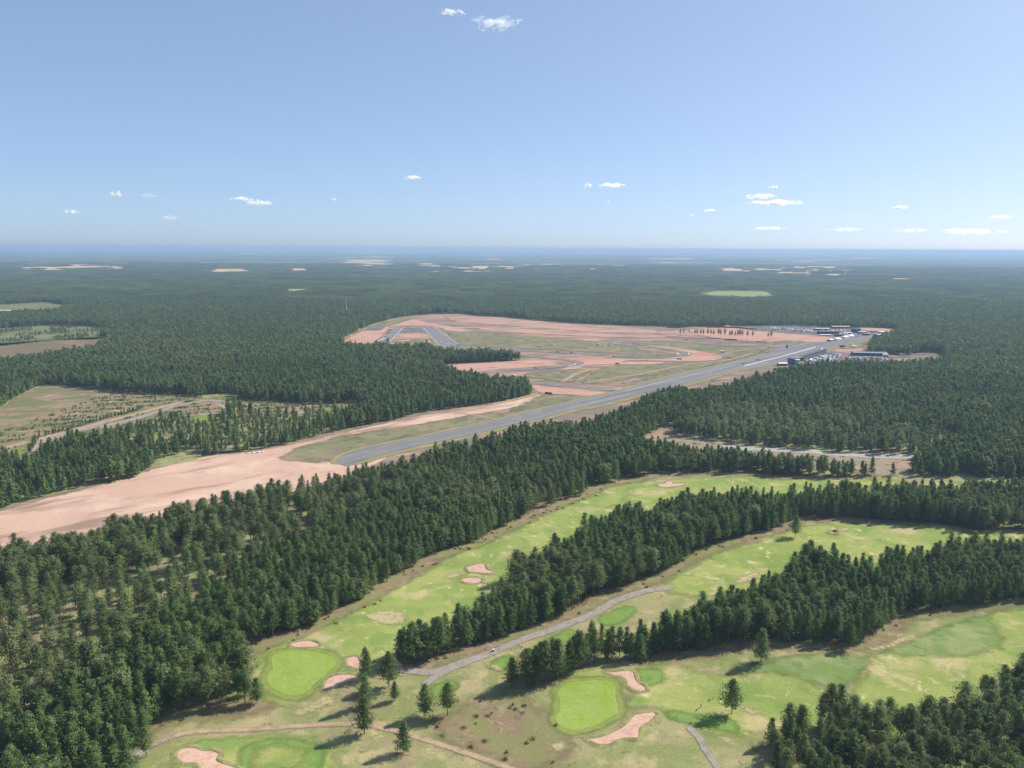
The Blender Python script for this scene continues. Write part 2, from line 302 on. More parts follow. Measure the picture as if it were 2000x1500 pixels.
m_apron = ground_mat('green_surround_grass', col((160, 174, 96)), [(col((146, 164, 88)), 0.15, 0.45, 0.6), (col((176, 172, 100)), 0.1, 0.55, 0.7)], feather=1.6, fn=(0.2, 1.8))
m_lush = ground_mat('lush_grass', col((146, 174, 92)), [(col((126, 158, 84)), 0.2, 0.45, 0.65)], feather=2.0, fn=(0.2, 2.5))
m_pale = ground_mat('bleached_grass', col((212, 196, 150)), [(col((178, 172, 116)), 0.4, 0.5, 0.6)], feather=1.5, fn=(0.5, 3))
m_bsand = ground_mat('bunker_sand', col((216, 180, 160), 0.74), [(col((202, 162, 140), 0.74), 0.3, 0.45, 0.65)], feather=0.3, fn=(0.5, 0.35))
m_path = ground_mat('path_gravel', col((186, 176, 164)), [(col((166, 156, 146)), 0.3, 0.45, 0.65)], feather=0.5, fn=(0.5, 0.6))
m_dirt = ground_mat('dirt_track_soil', col((208, 182, 152)), [(col((184, 158, 130)), 0.2, 0.45, 0.65)], feather=0.7, fn=(0.4, 1.0))
ST = (0.35, 1.0, 0.0)
m_gravel = ground_mat('pink_gravel', sand_p, [(col((190, 140, 120), 0.74), 0.02, 0.5, 0.65, ST), (mauve, 0.06, 0.60, 0.72, ST), (col((222, 186, 164), 0.7), 0.05, 0.55, 0.68, (0.2, 1.5, 0.1))], feather=2.5, fn=(0.06, 7))
m_streak = ground_mat('sand_streaks', col((206, 166, 146), 0.66), [(col((176, 150, 132)), 0.03, 0.46, 0.6, ST)], feather=8, fn=(0.03, 26))
m_strip = ground_mat('pink_sand_heath', col((212, 176, 156), 0.72), [(col((220, 188, 168), 0.76), 0.012, 0.45, 0.62), (col((182, 154, 134)), 0.02, 0.50, 0.66, (0.4, 1.4, 0.6)), (col((160, 138, 116)), 0.05, 0.60, 0.72, (0.35, 1.2, 0.6))], feather=2, fn=(0.1, 5))
m_circ = ground_mat('circuit_heath', col((160, 142, 130)), [(col((200, 160, 140), 0.7), 0.010, 0.48, 0.58, (0.4, 1.4, 0.0)), (col((140, 136, 106)), 0.016, 0.48, 0.6, (0.4, 1.4, 0.2)), (col((190, 158, 138)), 0.05, 0.5, 0.65, (0.3, 1, 0)), (col((206, 178, 156)), 0.03, 0.58, 0.68, (0.2, 1.6, 0.1)), (col((112, 104, 98)), 0.03, 0.62, 0.72, (0.3, 1, 0))], feather=2, fn=(0.05, 6))
m_olive = ground_mat('infield_grass', olive, [(col((164, 156, 122)), 0.02, 0.42, 0.6, (0.5, 1, 0.1)), (col((124, 122, 96)), 0.05, 0.48, 0.66), (col((182, 158, 134)), 0.03, 0.54, 0.68), (col((196, 170, 144)), 0.12, 0.6, 0.72)], feather=5, fn=(0.04, 16))
m_asph = ground_mat('asphalt', col((152, 150, 149)), [(col((168, 166, 164)), 0.04, 0.45, 0.62, (0.08, 2.2, 0.823)), (col((134, 131, 136)), 0.05, 0.5, 0.66, (0.06, 2.6, 0.823)), (col((166, 160, 156)), 0.03, 0.55, 0.68)], feather=0.5, fn=(0.2, 0.5))
m_verge = ground_mat('verge_grass', col((166, 164, 116)), [(col((184, 170, 130)), 0.04, 0.45, 0.65)], feather=2, fn=(0.06, 4))
m_clear = ground_mat('felled_clearing', col((176, 152, 128)), [(col((140, 140, 98)), 0.04, 0.42, 0.56, (0.5, 1.2, 0.35)), (col((210, 182, 156)), 0.05, 0.58, 0.7, (0.5, 1, .3)), (col((120, 110, 84)), 0.2, 0.56, 0.7)], feather=2, fn=(0.1, 4))
m_field = ground_mat('meadow_grass', col((128, 136, 98)), [(col((150, 150, 104)), 0.01, 0.45, 0.6, (.5, 1, 0))], feather=3, fn=(0.03, 5))
m_field2 = ground_mat('brown_clearing_soil', col((146, 128, 108)), [(col((130, 132, 90)), 0.015, 0.5, 0.62, (.4, 1, 0)), (col((172, 140, 124)), 0.02, 0.55, 0.66, (.4, 1, 0))], feather=3, fn=(0.03, 5))
m_crop = ground_mat('ripe_crop', col((226, 192, 138), 0.74), [(col((206, 176, 130), 0.74), 0.002, 0.45, 0.6)], feather=20, fn=(0.004, 30))
m_crop2 = ground_mat('green_crop', col((176, 186, 130), 0.7), [], feather=20, fn=(0.004, 30))

# golf course
golfB, golfC, golfD = openG['B'], openG['C'], openG['D']
sheet('rough_ground', [golfB, golfC, golfD], 3.0, 0.10, m_rough, 4, 'dry rough grass between the woods of the golf course')
def line(pts, wd, n=4): return (smooth(G(pts), n, False), wd)
sheet('heather_ground', [line(B_up[2:27], 17), line(C_up[2:24], 13), line(D_up[8:25], 10), line(B_up[-9:-3], 10), smooth(G(Z(400, 1150, 3.333, [(1620, 780), (1760, 720), (1900, 690), (2060, 700), (2200, 800), (2350, 900), (2350, 1100), (2060, 1200), (1900, 1130), (1700, 1040), (1560, 960), (1500, 880)])))], 2.5, 0.16, m_heath, 4, 'brown heather and bare earth along the wood edges')
F1 = [(500, 1290), (540, 1262), (600, 1240), (660, 1212), (720, 1186), (770, 1150), (830, 1118), (890, 1086), (950, 1064), (1000, 1040), (1050, 1012), (1100, 992), (1160, 966), (1230, 945), (1350, 935), (1480, 936), (1730, 938), (1730, 950), (1560, 965), (1330, 990), (1240, 1020), (1150, 1060), (1080, 1110), (1010, 1150), (900, 1225), (800, 1260), (762, 1292), (700, 1300), (640, 1340), (560, 1375), (510, 1350)]
F2 = [(1300, 1152), (1330, 1120), (1400, 1085), (1480, 1060), (1560, 1032), (1620, 1022), (1700, 1020), (1830, 1027), (1900, 1043), (2080, 1042), (2080, 1060), (1830, 1090), (1600, 1120), (1450, 1158), (1350, 1164)]
F3 = [(1090, 1345), (1130, 1318), (1200, 1305), (1300, 1300), (1420, 1283), (1500, 1278), (1600, 1276), (1700, 1272), (1750, 1245), (1850, 1204), (2080, 1175), (2080, 1290), (1900, 1370), (1600, 1400), (1480, 1430), (1400, 1425), (1330, 1370), (1220, 1380)]
F4 = Z(400, 1150, 3.333, [(-230, 1200), (-160, 1040), (0, 980), (200, 950), (450, 930), (700, 980), (820, 1080), (850, 1300), (-200, 1300)])
sheet('semi_rough_ground', [smooth(G(Z(1400, 1150, 3.333, [(100, 520), (330, 490), (700, 430), (950, 450), (1200, 370), (1500, 230), (1800, 150), (2200, 60), (2200, 200), (1900, 300), (1850, 420), (1500, 500), (1000, 520), (850, 620), (500, 610)]))), smooth(G([(560, 1262), (620, 1240), (720, 1215), (800, 1240), (770, 1285), (700, 1300), (620, 1270)]))], 2.0, 0.20, m_semi, 3, 'darker green semi-rough grass')
fair = sheet('fairway', [smooth(G(F1)), smooth(G(F2)), smooth(G(F4))], 2.0, 0.26, m_fair, 4, 'mown fairway grass with bleached patches')
L1 = Z(1400, 1150, 3.333, [(900, 720), (890, 640), (950, 570), (990, 480), (1050, 430), (1200, 430), (1400, 445), (1650, 435), (1800, 390), (1850, 345), (1830, 280), (1790, 220), (1800, 165), (1900, 140), (2250, 110), (2250, 420), (1900, 560), (1600, 720), (1300, 800), (1000, 800)])
L2 = Z(900, 1150, 3.333, [(640, 560), (800, 540), (1150, 530), (1400, 500), (1700, 570), (2100, 560), (2300, 640), (2500, 720), (2300, 900), (1950, 920), (1700, 950), (1500, 880), (1300, 780), (1100, 760), (1080, 640)])
sheet('lower_fairway', [smooth(G(L1)), smooth(G(L2))], 2.0, 0.30, m_fair, 3, 'light green mown grass with bleached streaks')
GR1 = Z(400, 1150, 3.333, [(430, 470), (440, 430), (500, 408), (600, 402), (700, 412), (780, 430), (845, 470), (855, 505), (800, 560), (720, 620), (670, 670), (600, 695), (520, 685), (440, 650), (402, 600), (408, 560), (440, 520)])
GR2 = Z(900, 1150, 3.333, [(640, 660), (700, 620), (800, 603), (900, 600), (980, 610), (1010, 640), (1008, 700), (1025, 760), (1020, 810), (960, 850), (880, 890), (800, 915), (720, 925), (650, 900), (615, 860), (620, 820), (645, 780), (640, 720), (625, 690)])
def grow(P, d):
    P = np.asarray(P); c = P.mean(0); r = np.linalg.norm(P - c, axis=1, keepdims=True); return c + (P - c) * (1 + d / r)
g1, g2 = smooth(G(GR1)), smooth(G(GR2))
sheet('green_surround', [grow(g1, 3.2), grow(g2, 3.0)], 1.2, 0.36, m_apron, 2, 'short grass collar around the putting greens')
for nm, P, lb in (('putting_green', g1, 'bright green putting green left of the round bunkers'), ('putting_green.001', g2, 'bright green putting green above the long bunker')):
    sheet(nm, [P], 1.0, 0.42, m_green, 1.2, lb)
ring = smooth(G(Z(400, 1150, 3.333, [(220, 1080), (260, 1010), (420, 960), (600, 970), (740, 1020), (770, 1100), (720, 1200), (500, 1260), (260, 1230)])))
sheet('lush_ring', [ring, smooth(G(Z(900, 1150, 3.333, [(1350, 800), (1420, 790), (1600, 830), (1750, 850), (1800, 890), (1780, 940), (1600, 900), (1380, 850)])))], 1.5, 0.33, m_lush, 2, 'darker watered grass')
sheet('practice_green', [grow(ring, -5.5)], 1.5, 0.40, m_fair, 2, 'round light green lawn at the lower edge')
tees = [Z(900, 1150, 3.333, [(190, 500), (300, 440), (345, 470), (270, 540)]), Z(900, 1150, 3.333, [(890, 190), (1080, 115), (1145, 140), (1060, 205), (950, 235)]), Z(900, 1150, 3.333, [(560, 345), (690, 268), (745, 290), (700, 350), (600, 400)]), Z(900, 1150, 3.333, [(1150, 535), (1300, 525), (1320, 560), (1300, 615), (1200, 625)]), Z(400, 1150, 3.333, [(1480, 640), (1600, 600), (1650, 640), (1560, 700), (1490, 710)])]
sheet('tee_ground', [smooth(G(p)) for p in tees], 1.2, 0.38, m_lush, 2, 'small bright green tee areas')
pales = [Z(400, 1150, 3.333, [(580, 800), (600, 770), (690, 750), (760, 700), (830, 700), (840, 740), (740, 770), (640, 805)]), Z(700, 900, 2.857, [(480, 640), (540, 618), (580, 625), (540, 640), (490, 650)]), Z(1400, 1150, 3.333, [(990, 390), (1100, 370), (1200, 320), (1280, 325), (1200, 350), (1150, 380), (1040, 405)]), Z(1400, 1150, 3.333, [(150, 765), (230, 770), (275, 800), (240, 815), (180, 790)]), Z(900, 1150, 3.333, [(580, 1020), (640, 1005), (680, 1030), (650, 1060), (600, 1055)]), Z(1300, 850, 2.857, [(390, 820), (440, 780), (500, 755), (520, 770), (450, 815)]), Z(1300, 850, 2.857, [(960, 522), (1000, 512), (1025, 520), (1000, 530)]), Z(400, 1150, 3.333, [(1820, 490), (1900, 510), (1940, 545), (1880, 530)]), Z(400, 1150, 3.333, [(1060, 170), (1200, 150), (1300, 170), (1290, 230), (1180, 240), (1060, 200)])]
sheet('bleached_patches', [smooth(G(p)) for p in pales], 1.2, 0.46, m_pale, 1.5, 'pale bleached grass patches')
# bunkers, each with a raised grassy lip
bunk = [(Z(400, 1150, 3.333, [(560, 360), (600, 345), (680, 338), (730, 352), (735, 375), (660, 383), (590, 378)]), 'oval bunker behind the left putting green'),
 (Z(400, 1150, 3.333, [(930, 470), (960, 458), (1000, 462), (1010, 490), (1040, 510), (1090, 530), (1040, 537), (960, 522), (925, 500)]), 'small kidney bunker right of the left putting green'),
 (Z(400, 1150, 3.333, [(780, 640), (800, 600), (850, 575), (920, 568), (1000, 575), (1050, 590), (1040, 608), (980, 605), (920, 612), (870, 640), (830, 665), (790, 660)]), 'curved bunker in front of the left putting green'),
 (Z(0, 840, 2.273, [(785, 1450), (800, 1420), (850, 1408), (900, 1422), (940, 1418), (970, 1432), (962, 1460), (1000, 1480), (1060, 1505), (1090, 1560), (930, 1560), (880, 1480), (820, 1475)]), 'branched bunker at the lower edge'),
 (Z(900, 1150, 3.333, [(940, 548), (1000, 550), (1060, 542), (1120, 550), (1135, 590), (1150, 615), (1200, 640), (1190, 665), (1130, 660), (1090, 630), (1070, 590), (1000, 570)]), 'hooked bunker behind the right putting green'),
 (Z(900, 1150, 3.333, [(835, 985), (900, 970), (980, 945), (1060, 900), (1110, 850), (1140, 820), (1200, 808), (1260, 805), (1268, 825), (1220, 870), (1170, 910), (1158, 950), (1150, 980), (1080, 975), (1030, 985), (970, 1015), (900, 1015), (850, 1000)]), 'long pink bunker in front of the right putting green'),
 (Z(700, 900, 2.857, [(610, 590), (650, 578), (700, 575), (715, 600), (750, 615), (735, 625), (680, 618), (620, 612)]), 'star shaped bunker on the upper fairway'),
 (Z(700, 900, 2.857, [(580, 650), (640, 642), (685, 652), (680, 668), (640, 675), (590, 667)]), 'oval bunker on the upper fairway'),
 (Z(700, 900, 2.857, [(1670, 135), (1710, 130), (1725, 117), (1750, 120), (1760, 130), (1815, 128), (1800, 141), (1740, 152), (1690, 148)]), 'bunker at the far end of the upper fairway'),
 (Z(1300, 850, 2.857, [(918, 545), (930, 538), (950, 538), (963, 545), (950, 552), (930, 552)]), 'small deep bunker on the middle fairway')]
for i, (pp, lb) in enumerate(bunk):
    P = smooth(G(pp), 4); 
    o = sheet('bunker' if i == 0 else 'bunker.%03d' % i, [P], 0.9, 0.50, m_bsand, 1.0, lb)
    c = P.mean(0); prof = [(-0.3, 0.2), (0.15, 0.62), (0.9, 0.55), (2.6, 0.02)] if i != 9 else [(-0.6, 0.2), (-0.1, 1.7), (0.9, 1.5), (3.5, 0.0)]
    V = []; n = len(P); tg = np.roll(P, -1, 0) - np.roll(P, 1, 0); nr = np.stack([tg[:, 1], -tg[:, 0]], 1); nr /= np.linalg.norm(nr, axis=1, keepdims=True) + 1e-9
    area = 0.5 * np.sum(P[:, 0] * np.roll(P[:, 1], -1) - np.roll(P[:, 0], -1) * P[:, 1]); nr = nr if area > 0 else -nr
    am = 0.7 + 0.3 * np.sin(np.arange(n) * 0.7 + i)
    for d, hh in prof:
        Q = P + nr * d; V.append(np.stack([Q[:, 0], Q[:, 1], hgt(Q[:, 0], Q[:, 1]) + hh * am + .02], 1))
    V = np.vstack(V); Fq = np.array([(k * n + j, k * n + (j + 1) % n, (k + 1) * n + (j + 1) % n, (k + 1) * n + j) for k in range(len(prof) - 1) for j in range(n)])
    if area < 0: Fq = Fq[:, ::-1]
    lipm = bpy.data.materials.get('bunker_lip_grass') or ground_mat('bunker_lip_grass', col((172, 174, 116)), [(col((160, 146, 108)), 0.5, 0.45, 0.6)])
    link('bunker_lip', mesh_np('bunker_lip', V, Fq, [lipm], smooth_=True), o)
sheet('gravel_road', [line([(775, 1307), (805, 1311), (850, 1314), (896, 1300), (966, 1274), (1032, 1246), (1102, 1222), (1155, 1201), (1207, 1173), (1260, 1157), (1309, 1149)], 5.0), line([(832, 1336), (850, 1324), (880, 1309), (905, 1299)], 4.0)], 1.2, 0.54, m_path, 1.5, 'grey gravel road between the woods')
sheet('footpath', [line([(1347, 1423), (1365, 1441), (1380, 1468), (1404, 1501), (1425, 1540)], 3.0), line([(256, 1486), (285, 1465), (320, 1447)], 3.0)], 1.0, 0.50, m_path, 1.0, 'grey footpath at the lower edge')
sheet('dirt_track', [line([(300, 1455), (350, 1436), (420, 1425), (500, 1420), (600, 1412), (690, 1413), (740, 1418), (800, 1432), (870, 1455), (940, 1480), (1010, 1505), (1080, 1540)], 2.8)], 1.0, 0.50, m_dirt, 1.0, 'pinkish dirt track across the rough')
# airfield, circuit, sand strip
sheet('heath_ground', [openG['A']], 4.0, 0.0, m_circ, 6, 'pinkish heath inside the race circuit')
strip = G([(-80, 1012), (0, 997), (200, 948), (300, 915), (400, 892), (520, 878), (600, 862), (700, 838), (800, 816), (900, 800), (1000, 784), (1060, 768), (1040, 790), (900, 815), (850, 826), (740, 905), (640, 940), (500, 985), (300, 1030), (200, 1080), (0, 1120), (-80, 1130)])
sheet('sand_strip', [strip], 4.0, 0.24, m_strip, 5, 'bare pink sand strip running to the airfield')
g_ol = [[(545, 893), (620, 866), (700, 848), (800, 832), (900, 815), (960, 806), (985, 818), (940, 829), (850, 848), (760, 868), (700, 880), (664, 895), (645, 902), (590, 900)], [(985, 812), (1050, 776), (1110, 770), (1180, 772), (1130, 782), (1050, 800)],
 [(878, 650), (905, 647), (990, 653), (1060, 658), (1120, 662), (1180, 672), (1215, 677), (1248, 681), (1240, 692), (1140, 687), (1005, 680), (900, 674), (882, 662)], [(1196, 688), (1212, 680), (1258, 683), (1308, 690), (1320, 693), (1280, 696)],
 [(1235, 670), (1300, 667), (1360, 671), (1400, 676), (1440, 680), (1500, 677), (1480, 690), (1440, 698), (1400, 700), (1350, 690), (1330, 684), (1290, 677), (1255, 675)], [(1030, 730), (1090, 724), (1150, 722), (1130, 738), (1105, 746), (1040, 738)],
 [(1140, 744), (1170, 722), (1210, 714), (1290, 712), (1340, 708), (1400, 706), (1380, 716), (1300, 728), (1220, 742), (1160, 750)], [(1240, 745), (1300, 730), (1400, 712), (1460, 696), (1510, 686), (1540, 680), (1530, 686), (1440, 706), (1330, 730), (1260, 744)],
 [(800, 665), (850, 660), (862, 676), (790, 676)], [(745, 632), (780, 624), (800, 623), (760, 637), (735, 640)], [(1520, 668), (1560, 660), (1620, 668), (1590, 674), (1540, 672)], [(1400, 670), (1500, 668), (1560, 669), (1480, 672)], [(1640, 676), (1700, 662), (1730, 660), (1700, 672), (1660, 682)]]
sheet('infield_grass', [smooth(G(p)) for p in g_ol], 4.0, 0.38, m_olive, 5, 'olive grass between the track loops')
g_pk = [Z(640, 600, 6.667, [(205, 440), (300, 390), (400, 335), (480, 308), (660, 305), (700, 262), (800, 262), (700, 380), (620, 450), (560, 480), (400, 490)]), [(760, 638), (775, 633), (790, 628), (810, 625), (845, 632), (870, 636), (895, 641), (925, 646), (900, 648), (872, 645), (850, 638), (800, 636)],
 [(778, 656), (790, 653), (808, 652), (826, 653), (836, 656), (824, 659), (806, 660), (788, 659)], [(828, 667), (836, 665), (844, 668), (836, 670)],
 [(1265, 675), (1300, 677), (1340, 683), (1390, 690), (1410, 696), (1400, 703), (1360, 706), (1300, 705), (1230, 704), (1200, 711), (1150, 713), (1130, 720), (1095, 722), (1120, 714), (1140, 708), (1100, 700), (1180, 700), (1270, 702), (1330, 699), (1350, 691), (1320, 684)],
 [(862, 719), (900, 712), (960, 709), (1030, 706), (1080, 708), (1085, 713), (1030, 718), (970, 722), (935, 728), (915, 734), (880, 728)], [(1040, 752), (1100, 759), (1160, 765), (1200, 767), (1205, 772), (1160, 774), (1100, 770), (1058, 768)],
 [(1150, 712), (1200, 708), (1290, 707), (1285, 711), (1200, 712)], [(1425, 641), (1472, 646), (1530, 651), (1590, 655), (1640, 661), (1620, 667), (1540, 665), (1500, 668), (1430, 664), (1380, 657), (1345, 645), (1380, 641)], [(1662, 643), (1700, 640), (1745, 643), (1757, 648), (1746, 655), (1722, 656), (1680, 647)],
 [(1568, 658), (1650, 662), (1640, 667), (1570, 667)]]
sheet('sand_streaks', [smooth(G(p)) for p in ([(870, 616), (940, 618), (1040, 626), (1120, 633), (1200, 639), (1280, 645), (1270, 652), (1150, 648), (1050, 640), (960, 634), (890, 628)], [(940, 640), (1060, 644), (1180, 652), (1300, 655), (1260, 661), (1060, 653), (955, 646)], [(1280, 650), (1360, 646), (1440, 655), (1340, 660)])], 5.0, 0.40, m_streak, 25, 'streaks of pink sand over the far heath')
sheet('gravel_traps', [smooth(G(p)) for p in g_pk], 4.0, 0.43, m_gravel, 4, 'pink gravel run-off areas beside the track')
rw_u = [(679, 911), (662, 904), (659, 897), (664, 891), (700, 878), (760, 866), (850, 846), (940, 827), (970, 820), (1060, 798), (1150, 777), (1210, 764), (1280, 742), (1360, 724), (1440, 706), (1500, 691), (1545, 683), (1600, 674), (1640, 665), (1680, 658), (1722, 653)]
rw_l = [(1724, 659), (1680, 666), (1640, 676), (1600, 689), (1560, 700), (1500, 713), (1440, 722), (1360, 746), (1280, 764), (1180, 789), (1120, 800), (1060, 817), (1000, 831), (940, 845), (880, 859), (790, 879), (745, 889), (700, 902)]
rwP = smooth(G(rw_u + rw_l), 3)
sheet('runway_verge', [grow(rwP, 0), (smooth(G(rw_u[1:]), 3, False), 12), (smooth(G(rw_l), 3, False), 18)], 4.0, 0.46, m_verge, 4, 'yellow green verge along the runway')
tr1 = [(745, 668), (752, 664), (765, 655), (782, 643), (790, 639)]
loops = [line([(880, 672), (920, 679), (1000, 684), (1065, 687), (1140, 691), (1190, 694.5), (1265, 697), (1310, 696), (1335, 693.5), (1341, 690.5), (1328, 687), (1290, 682), (1250, 677.5), (1215, 673), (1197, 670.5), (1205, 668.5), (1250, 666.5), (1310, 666.5), (1360, 670), (1420, 675), (1465, 676), (1500, 673), (1555, 673), (1590, 677)], 15),
 line([(980, 690), (1010, 694), (1040, 697), (1080, 701), (1110, 704), (1128, 707.5), (1131, 711), (1115, 714.5), (1080, 718.5), (1030, 722), (970, 726), (940, 730), (928, 735), (940, 740), (975, 744), (1032, 748), (1100, 754.5), (1160, 759), (1220, 762), (1265, 758)], 14)]
sheet('race_track', loops + [G([(734, 671), (770, 640), (790, 637), (840, 637), (852, 641), (900, 676), (862, 680), (825, 641), (788, 641), (760, 671)]), G([(1545, 672), (1600, 668), (1640, 668), (1600, 680), (1540, 690), (1500, 696), (1480, 700), (1520, 680)])], 3.5, 0.56, m_asph, 2, 'grey asphalt loops of the race track')
sheet('track_apron', [G([(790, 641), (825, 641), (834, 650), (776, 650)]), G([(715, 643), (725, 638), (752, 639), (745, 645), (712, 646)]), G([(1500, 636), (1560, 637), (1650, 641), (1690, 645), (1720, 655), (1650, 662), (1590, 655), (1530, 650), (1470, 645), (1450, 641)]), G([(1560, 712), (1590, 698), (1625, 686), (1660, 690), (1720, 694), (1740, 706), (1700, 716), (1600, 722)]), line([(1300, 653), (1380, 658), (1440, 666), (1500, 668)], 10), line([(1700, 694), (1740, 698), (1790, 693), (1840, 690)], 8)], 4.0, 0.50, ground_mat('worn_paving', col((150, 142, 140)), [(col((128, 122, 124)), 0.03, .45, .6), (col((186, 160, 146)), 0.04, .55, .68)], feather=2, fn=(0.06, 4)), 3, 'worn grey paving of the pits and loop')
sheet('runway', [rwP], 3.0, 0.60, m_asph, 1.5, 'long grey runway used as race straight')
tracks = [line(p, wd) for p, wd in (([(1050, 768), (1000, 782), (940, 796), (890, 808)], 5), ([(890, 806), (930, 812), (968, 819)], 4), ([(905, 645), (950, 649), (1000, 654), (1030, 660)], 3), ([(1010, 664), (1032, 672), (1030, 676), (1010, 679)], 3), ([(1100, 660), (1128, 665), (1155, 671), (1200, 678), (1208, 681), (1195, 688)], 4), ([(1100, 745), (1115, 736), (1128, 729), (1160, 720)], 7), ([(1150, 747), (1200, 738), (1240, 733), (1290, 723), (1350, 711), (1420, 704), (1470, 690)], 5), ([(1545, 669), (1580, 661), (1610, 656)], 5), ([(1395, 700), (1420, 690), (1470, 680)], 4), ([(935, 734), (1000, 727), (1060, 724)], 4))]
sheet('service_tracks', tracks, 3.0, 0.53, m_dirt, 3, 'sandy service tracks over the heath')
m_white = ground_mat('white_marking', col((232, 228, 226), 0.75), [(col((190, 186, 186)), 0.3, .5, .65)], feather=0.2, fn=(0.5, .2))
kerbs = [line(p, wd) for p, wd in (([(1140, 759), (1175, 761.5), (1213, 760)], 1.6), ([(1100, 757), (1138, 760)], 1.4), ([(940, 726), (970, 724.5)], 1.6), ([(1005, 721), (1036, 719.5)], 1.4), ([(1110, 715), (1122, 712.5), (1124, 710)], 1.8), ([(735, 669), (752, 660)], 2.2), ([(762, 668), (787, 640)], 1.6), ([(826, 641), (858, 675)], 1.6), ([(850, 640), (895, 672)], 1.6), ([(1325, 690), (1323, 693)], 2.0), ([(1345, 693), (1346, 690)], 2.0), ([(1200, 671), (1210, 673)], 2.5), ([(1220, 765), (1300, 745), (1400, 722), (1450, 712)], 1.2), ([(1450, 716), (1500, 709)], 1.2))]
sheet('track_kerbs', kerbs, 1.6, 0.72, m_white, 1.2, 'white kerb lines along the track')
# clearings and fields
sheet('felled_ground', [openG['E']], 3.5, 0.10, m_clear, 5, 'felled clearing with strips of scrub at the left')
kart = [line([(55, 884), (75, 868), (100, 857), (160, 839), (230, 826), (275, 815), (320, 800), (350, 792), (380, 786), (405, 782), (430, 783)], 9), line([(425, 790), (440, 795), (446, 801), (430, 807), (395, 809)], 8)]
sheet('earth_bank', [line([(20, 872), (60, 862), (110, 850), (170, 833), (230, 818), (280, 804), (320, 794), (350, 786)], 9)], 2.5, 0.2, m_dirt, 3, 'sandy bank beside the kart track')
sheet('kart_track', kart, 2.5, 0.30, m_path, 2, 'curving grey kart track among young trees')
sheet('kart_lawn', [smooth(G([(372, 822), (385, 812), (405, 808), (418, 815), (412, 826), (385, 828)])), smooth(G([(20, 884), (45, 872), (66, 868), (60, 878), (50, 888), (30, 890)])), line([(560, 815), (620, 806), (680, 793), (700, 789)], 8), line([(440, 884), (480, 872), (515, 862)], 7), line([(430, 775), (445, 772)], 14)], 2.5, 0.25, m_lush if False else ground_mat('pale_lawn', col((146, 160, 84)), [], feather=2, fn=(.1, 3)), 3, 'small green lawns beside the kart track')
sheet('meadow', [openG['Fa'], openG['Fc']], 12.0, 0.3, m_field, 8, 'olive meadow among the distant woods')
sheet('bare_clearing', [openG['Fb']], 8.0, 0.3, m_field2, 8, 'brownish clearing at the left edge')
sheet('sports_field', [openG['Sf']], 15.0, 0.4, ground_mat('sports_turf', col((168, 178, 120)), [], feather=4, fn=(.02, 6)), 12, 'pale green field in the forest at the right')
sheet('quarry_ground', [openG['R'], openG['SR']], 3.0, 0.10, ground_mat('quarry_soil', col((180, 164, 140)), [(col((206, 168, 146)), 0.03, .5, .65), (col((112, 98, 78)), 0.12, .52, .66)], feather=2, fn=(.1, 4)), 5, 'brown bare ground beside the concrete strip')
sheet('concrete_strip', [line([(1425, 873), (1470, 876), (1560, 882.5), (1656, 887.5), (1784, 893)], 15)], 2.0, 0.3, ground_mat('pale_concrete', col((196, 194, 184), 0.62), [(col((172, 168, 158)), 0.2, .5, .65)], feather=1, fn=(.2, 1)), 2, 'pale concrete strip behind a narrow belt of pines')
for cc, (mt, lb) in enumerate(((m_crop, 'ripe crop fields near the horizon'), (m_crop, 'sunlit tan crop fields near the horizon'), (m_crop2, 'pale green fields near the horizon'))):
    sheet('crop_field' if cc == 0 else 'crop_field.%03d' % cc, [p for p, c in FARP if c == cc], 90.0, 6.0, mt, 40, lb)
# ------------------------------------------------------------------ trees
def unit(a): return a / (np.linalg.norm(a, axis=-1, keepdims=True) + 1e-9)
def leaf_quads(cen, nrm, size, r):
    n = len(cen); t = unit(np.cross(nrm, unit(r.normal(size=(n, 3))))); b = np.cross(nrm, t)
    s = size[:, None]; k = r.uniform(0.35, 0.6, (n, 1))
    V = np.stack([cen - t * s * .5, cen + b * s * k * .6, cen + t * s * .5, cen - b * s * k * .6], 1) + r.normal(size=(n, 4, 3)) * s[:, :, None] * .10
    return V.reshape(-1, 3), np.arange(4 * n).reshape(n, 4)
def crown_pts(r, H, c0, R, mode, whorl, nb, steps, per, spread):
    cen, nrm = [], []; z = c0 * H; lean = r.uniform(0, 6.28)
    while z < H * 0.985:
        t = (z - c0 * H) / (H - c0 * H)
        if mode == 'pine': pr = (1 - t ** 1.5) ** 0.75 * (0.55 + 0.45 * min(1, t / 0.2))
        elif mode == 'young': pr = (1 - t ** 1.25) ** 0.85 * (0.65 + 0.35 * min(1, t / 0.12))
        else: pr = math.sqrt(max(0, 1 - (2 * t - 0.9) ** 2 / 1.25))
        nk = max(3, int(round(nb * (0.45 + 0.55 * pr) + r.uniform(-.8, .8)))); a0 = r.uniform(0, 6.28)
        for k in range(nk):
            if r.random() < 0.10: continue
            a = a0 + 6.283 * k / nk + r.uniform(-.35, .35); L = R * pr * r.uniform(0.5, 1.25) * (1 + 0.12 * math.cos(a - lean)) + 0.12
            up = r.uniform(-0.05, 0.35) if mode != 'young' else r.uniform(-0.05, 0.25)
            for s in steps:
                c = np.array([math.cos(a) * L * s, math.sin(a) * L * s, z + L * s * up])
                m = c + r.normal(size=(per, 3)) * np.array([spread, spread, spread * .75]); cen.append(m)
                o = np.array([math.cos(a), math.sin(a), 0.85 + 0.5 * t]); nrm.append(unit(o + r.normal(size=(per, 3)) * 0.55))
        z += whorl * r.uniform(0.8, 1.2)
    cen.append(np.array([[0, 0, H * q] for q in (0.97, 0.985, 1.0)])); nrm.append(unit(r.normal(size=(3, 3))))
    return np.vstack(cen), np.vstack(nrm)
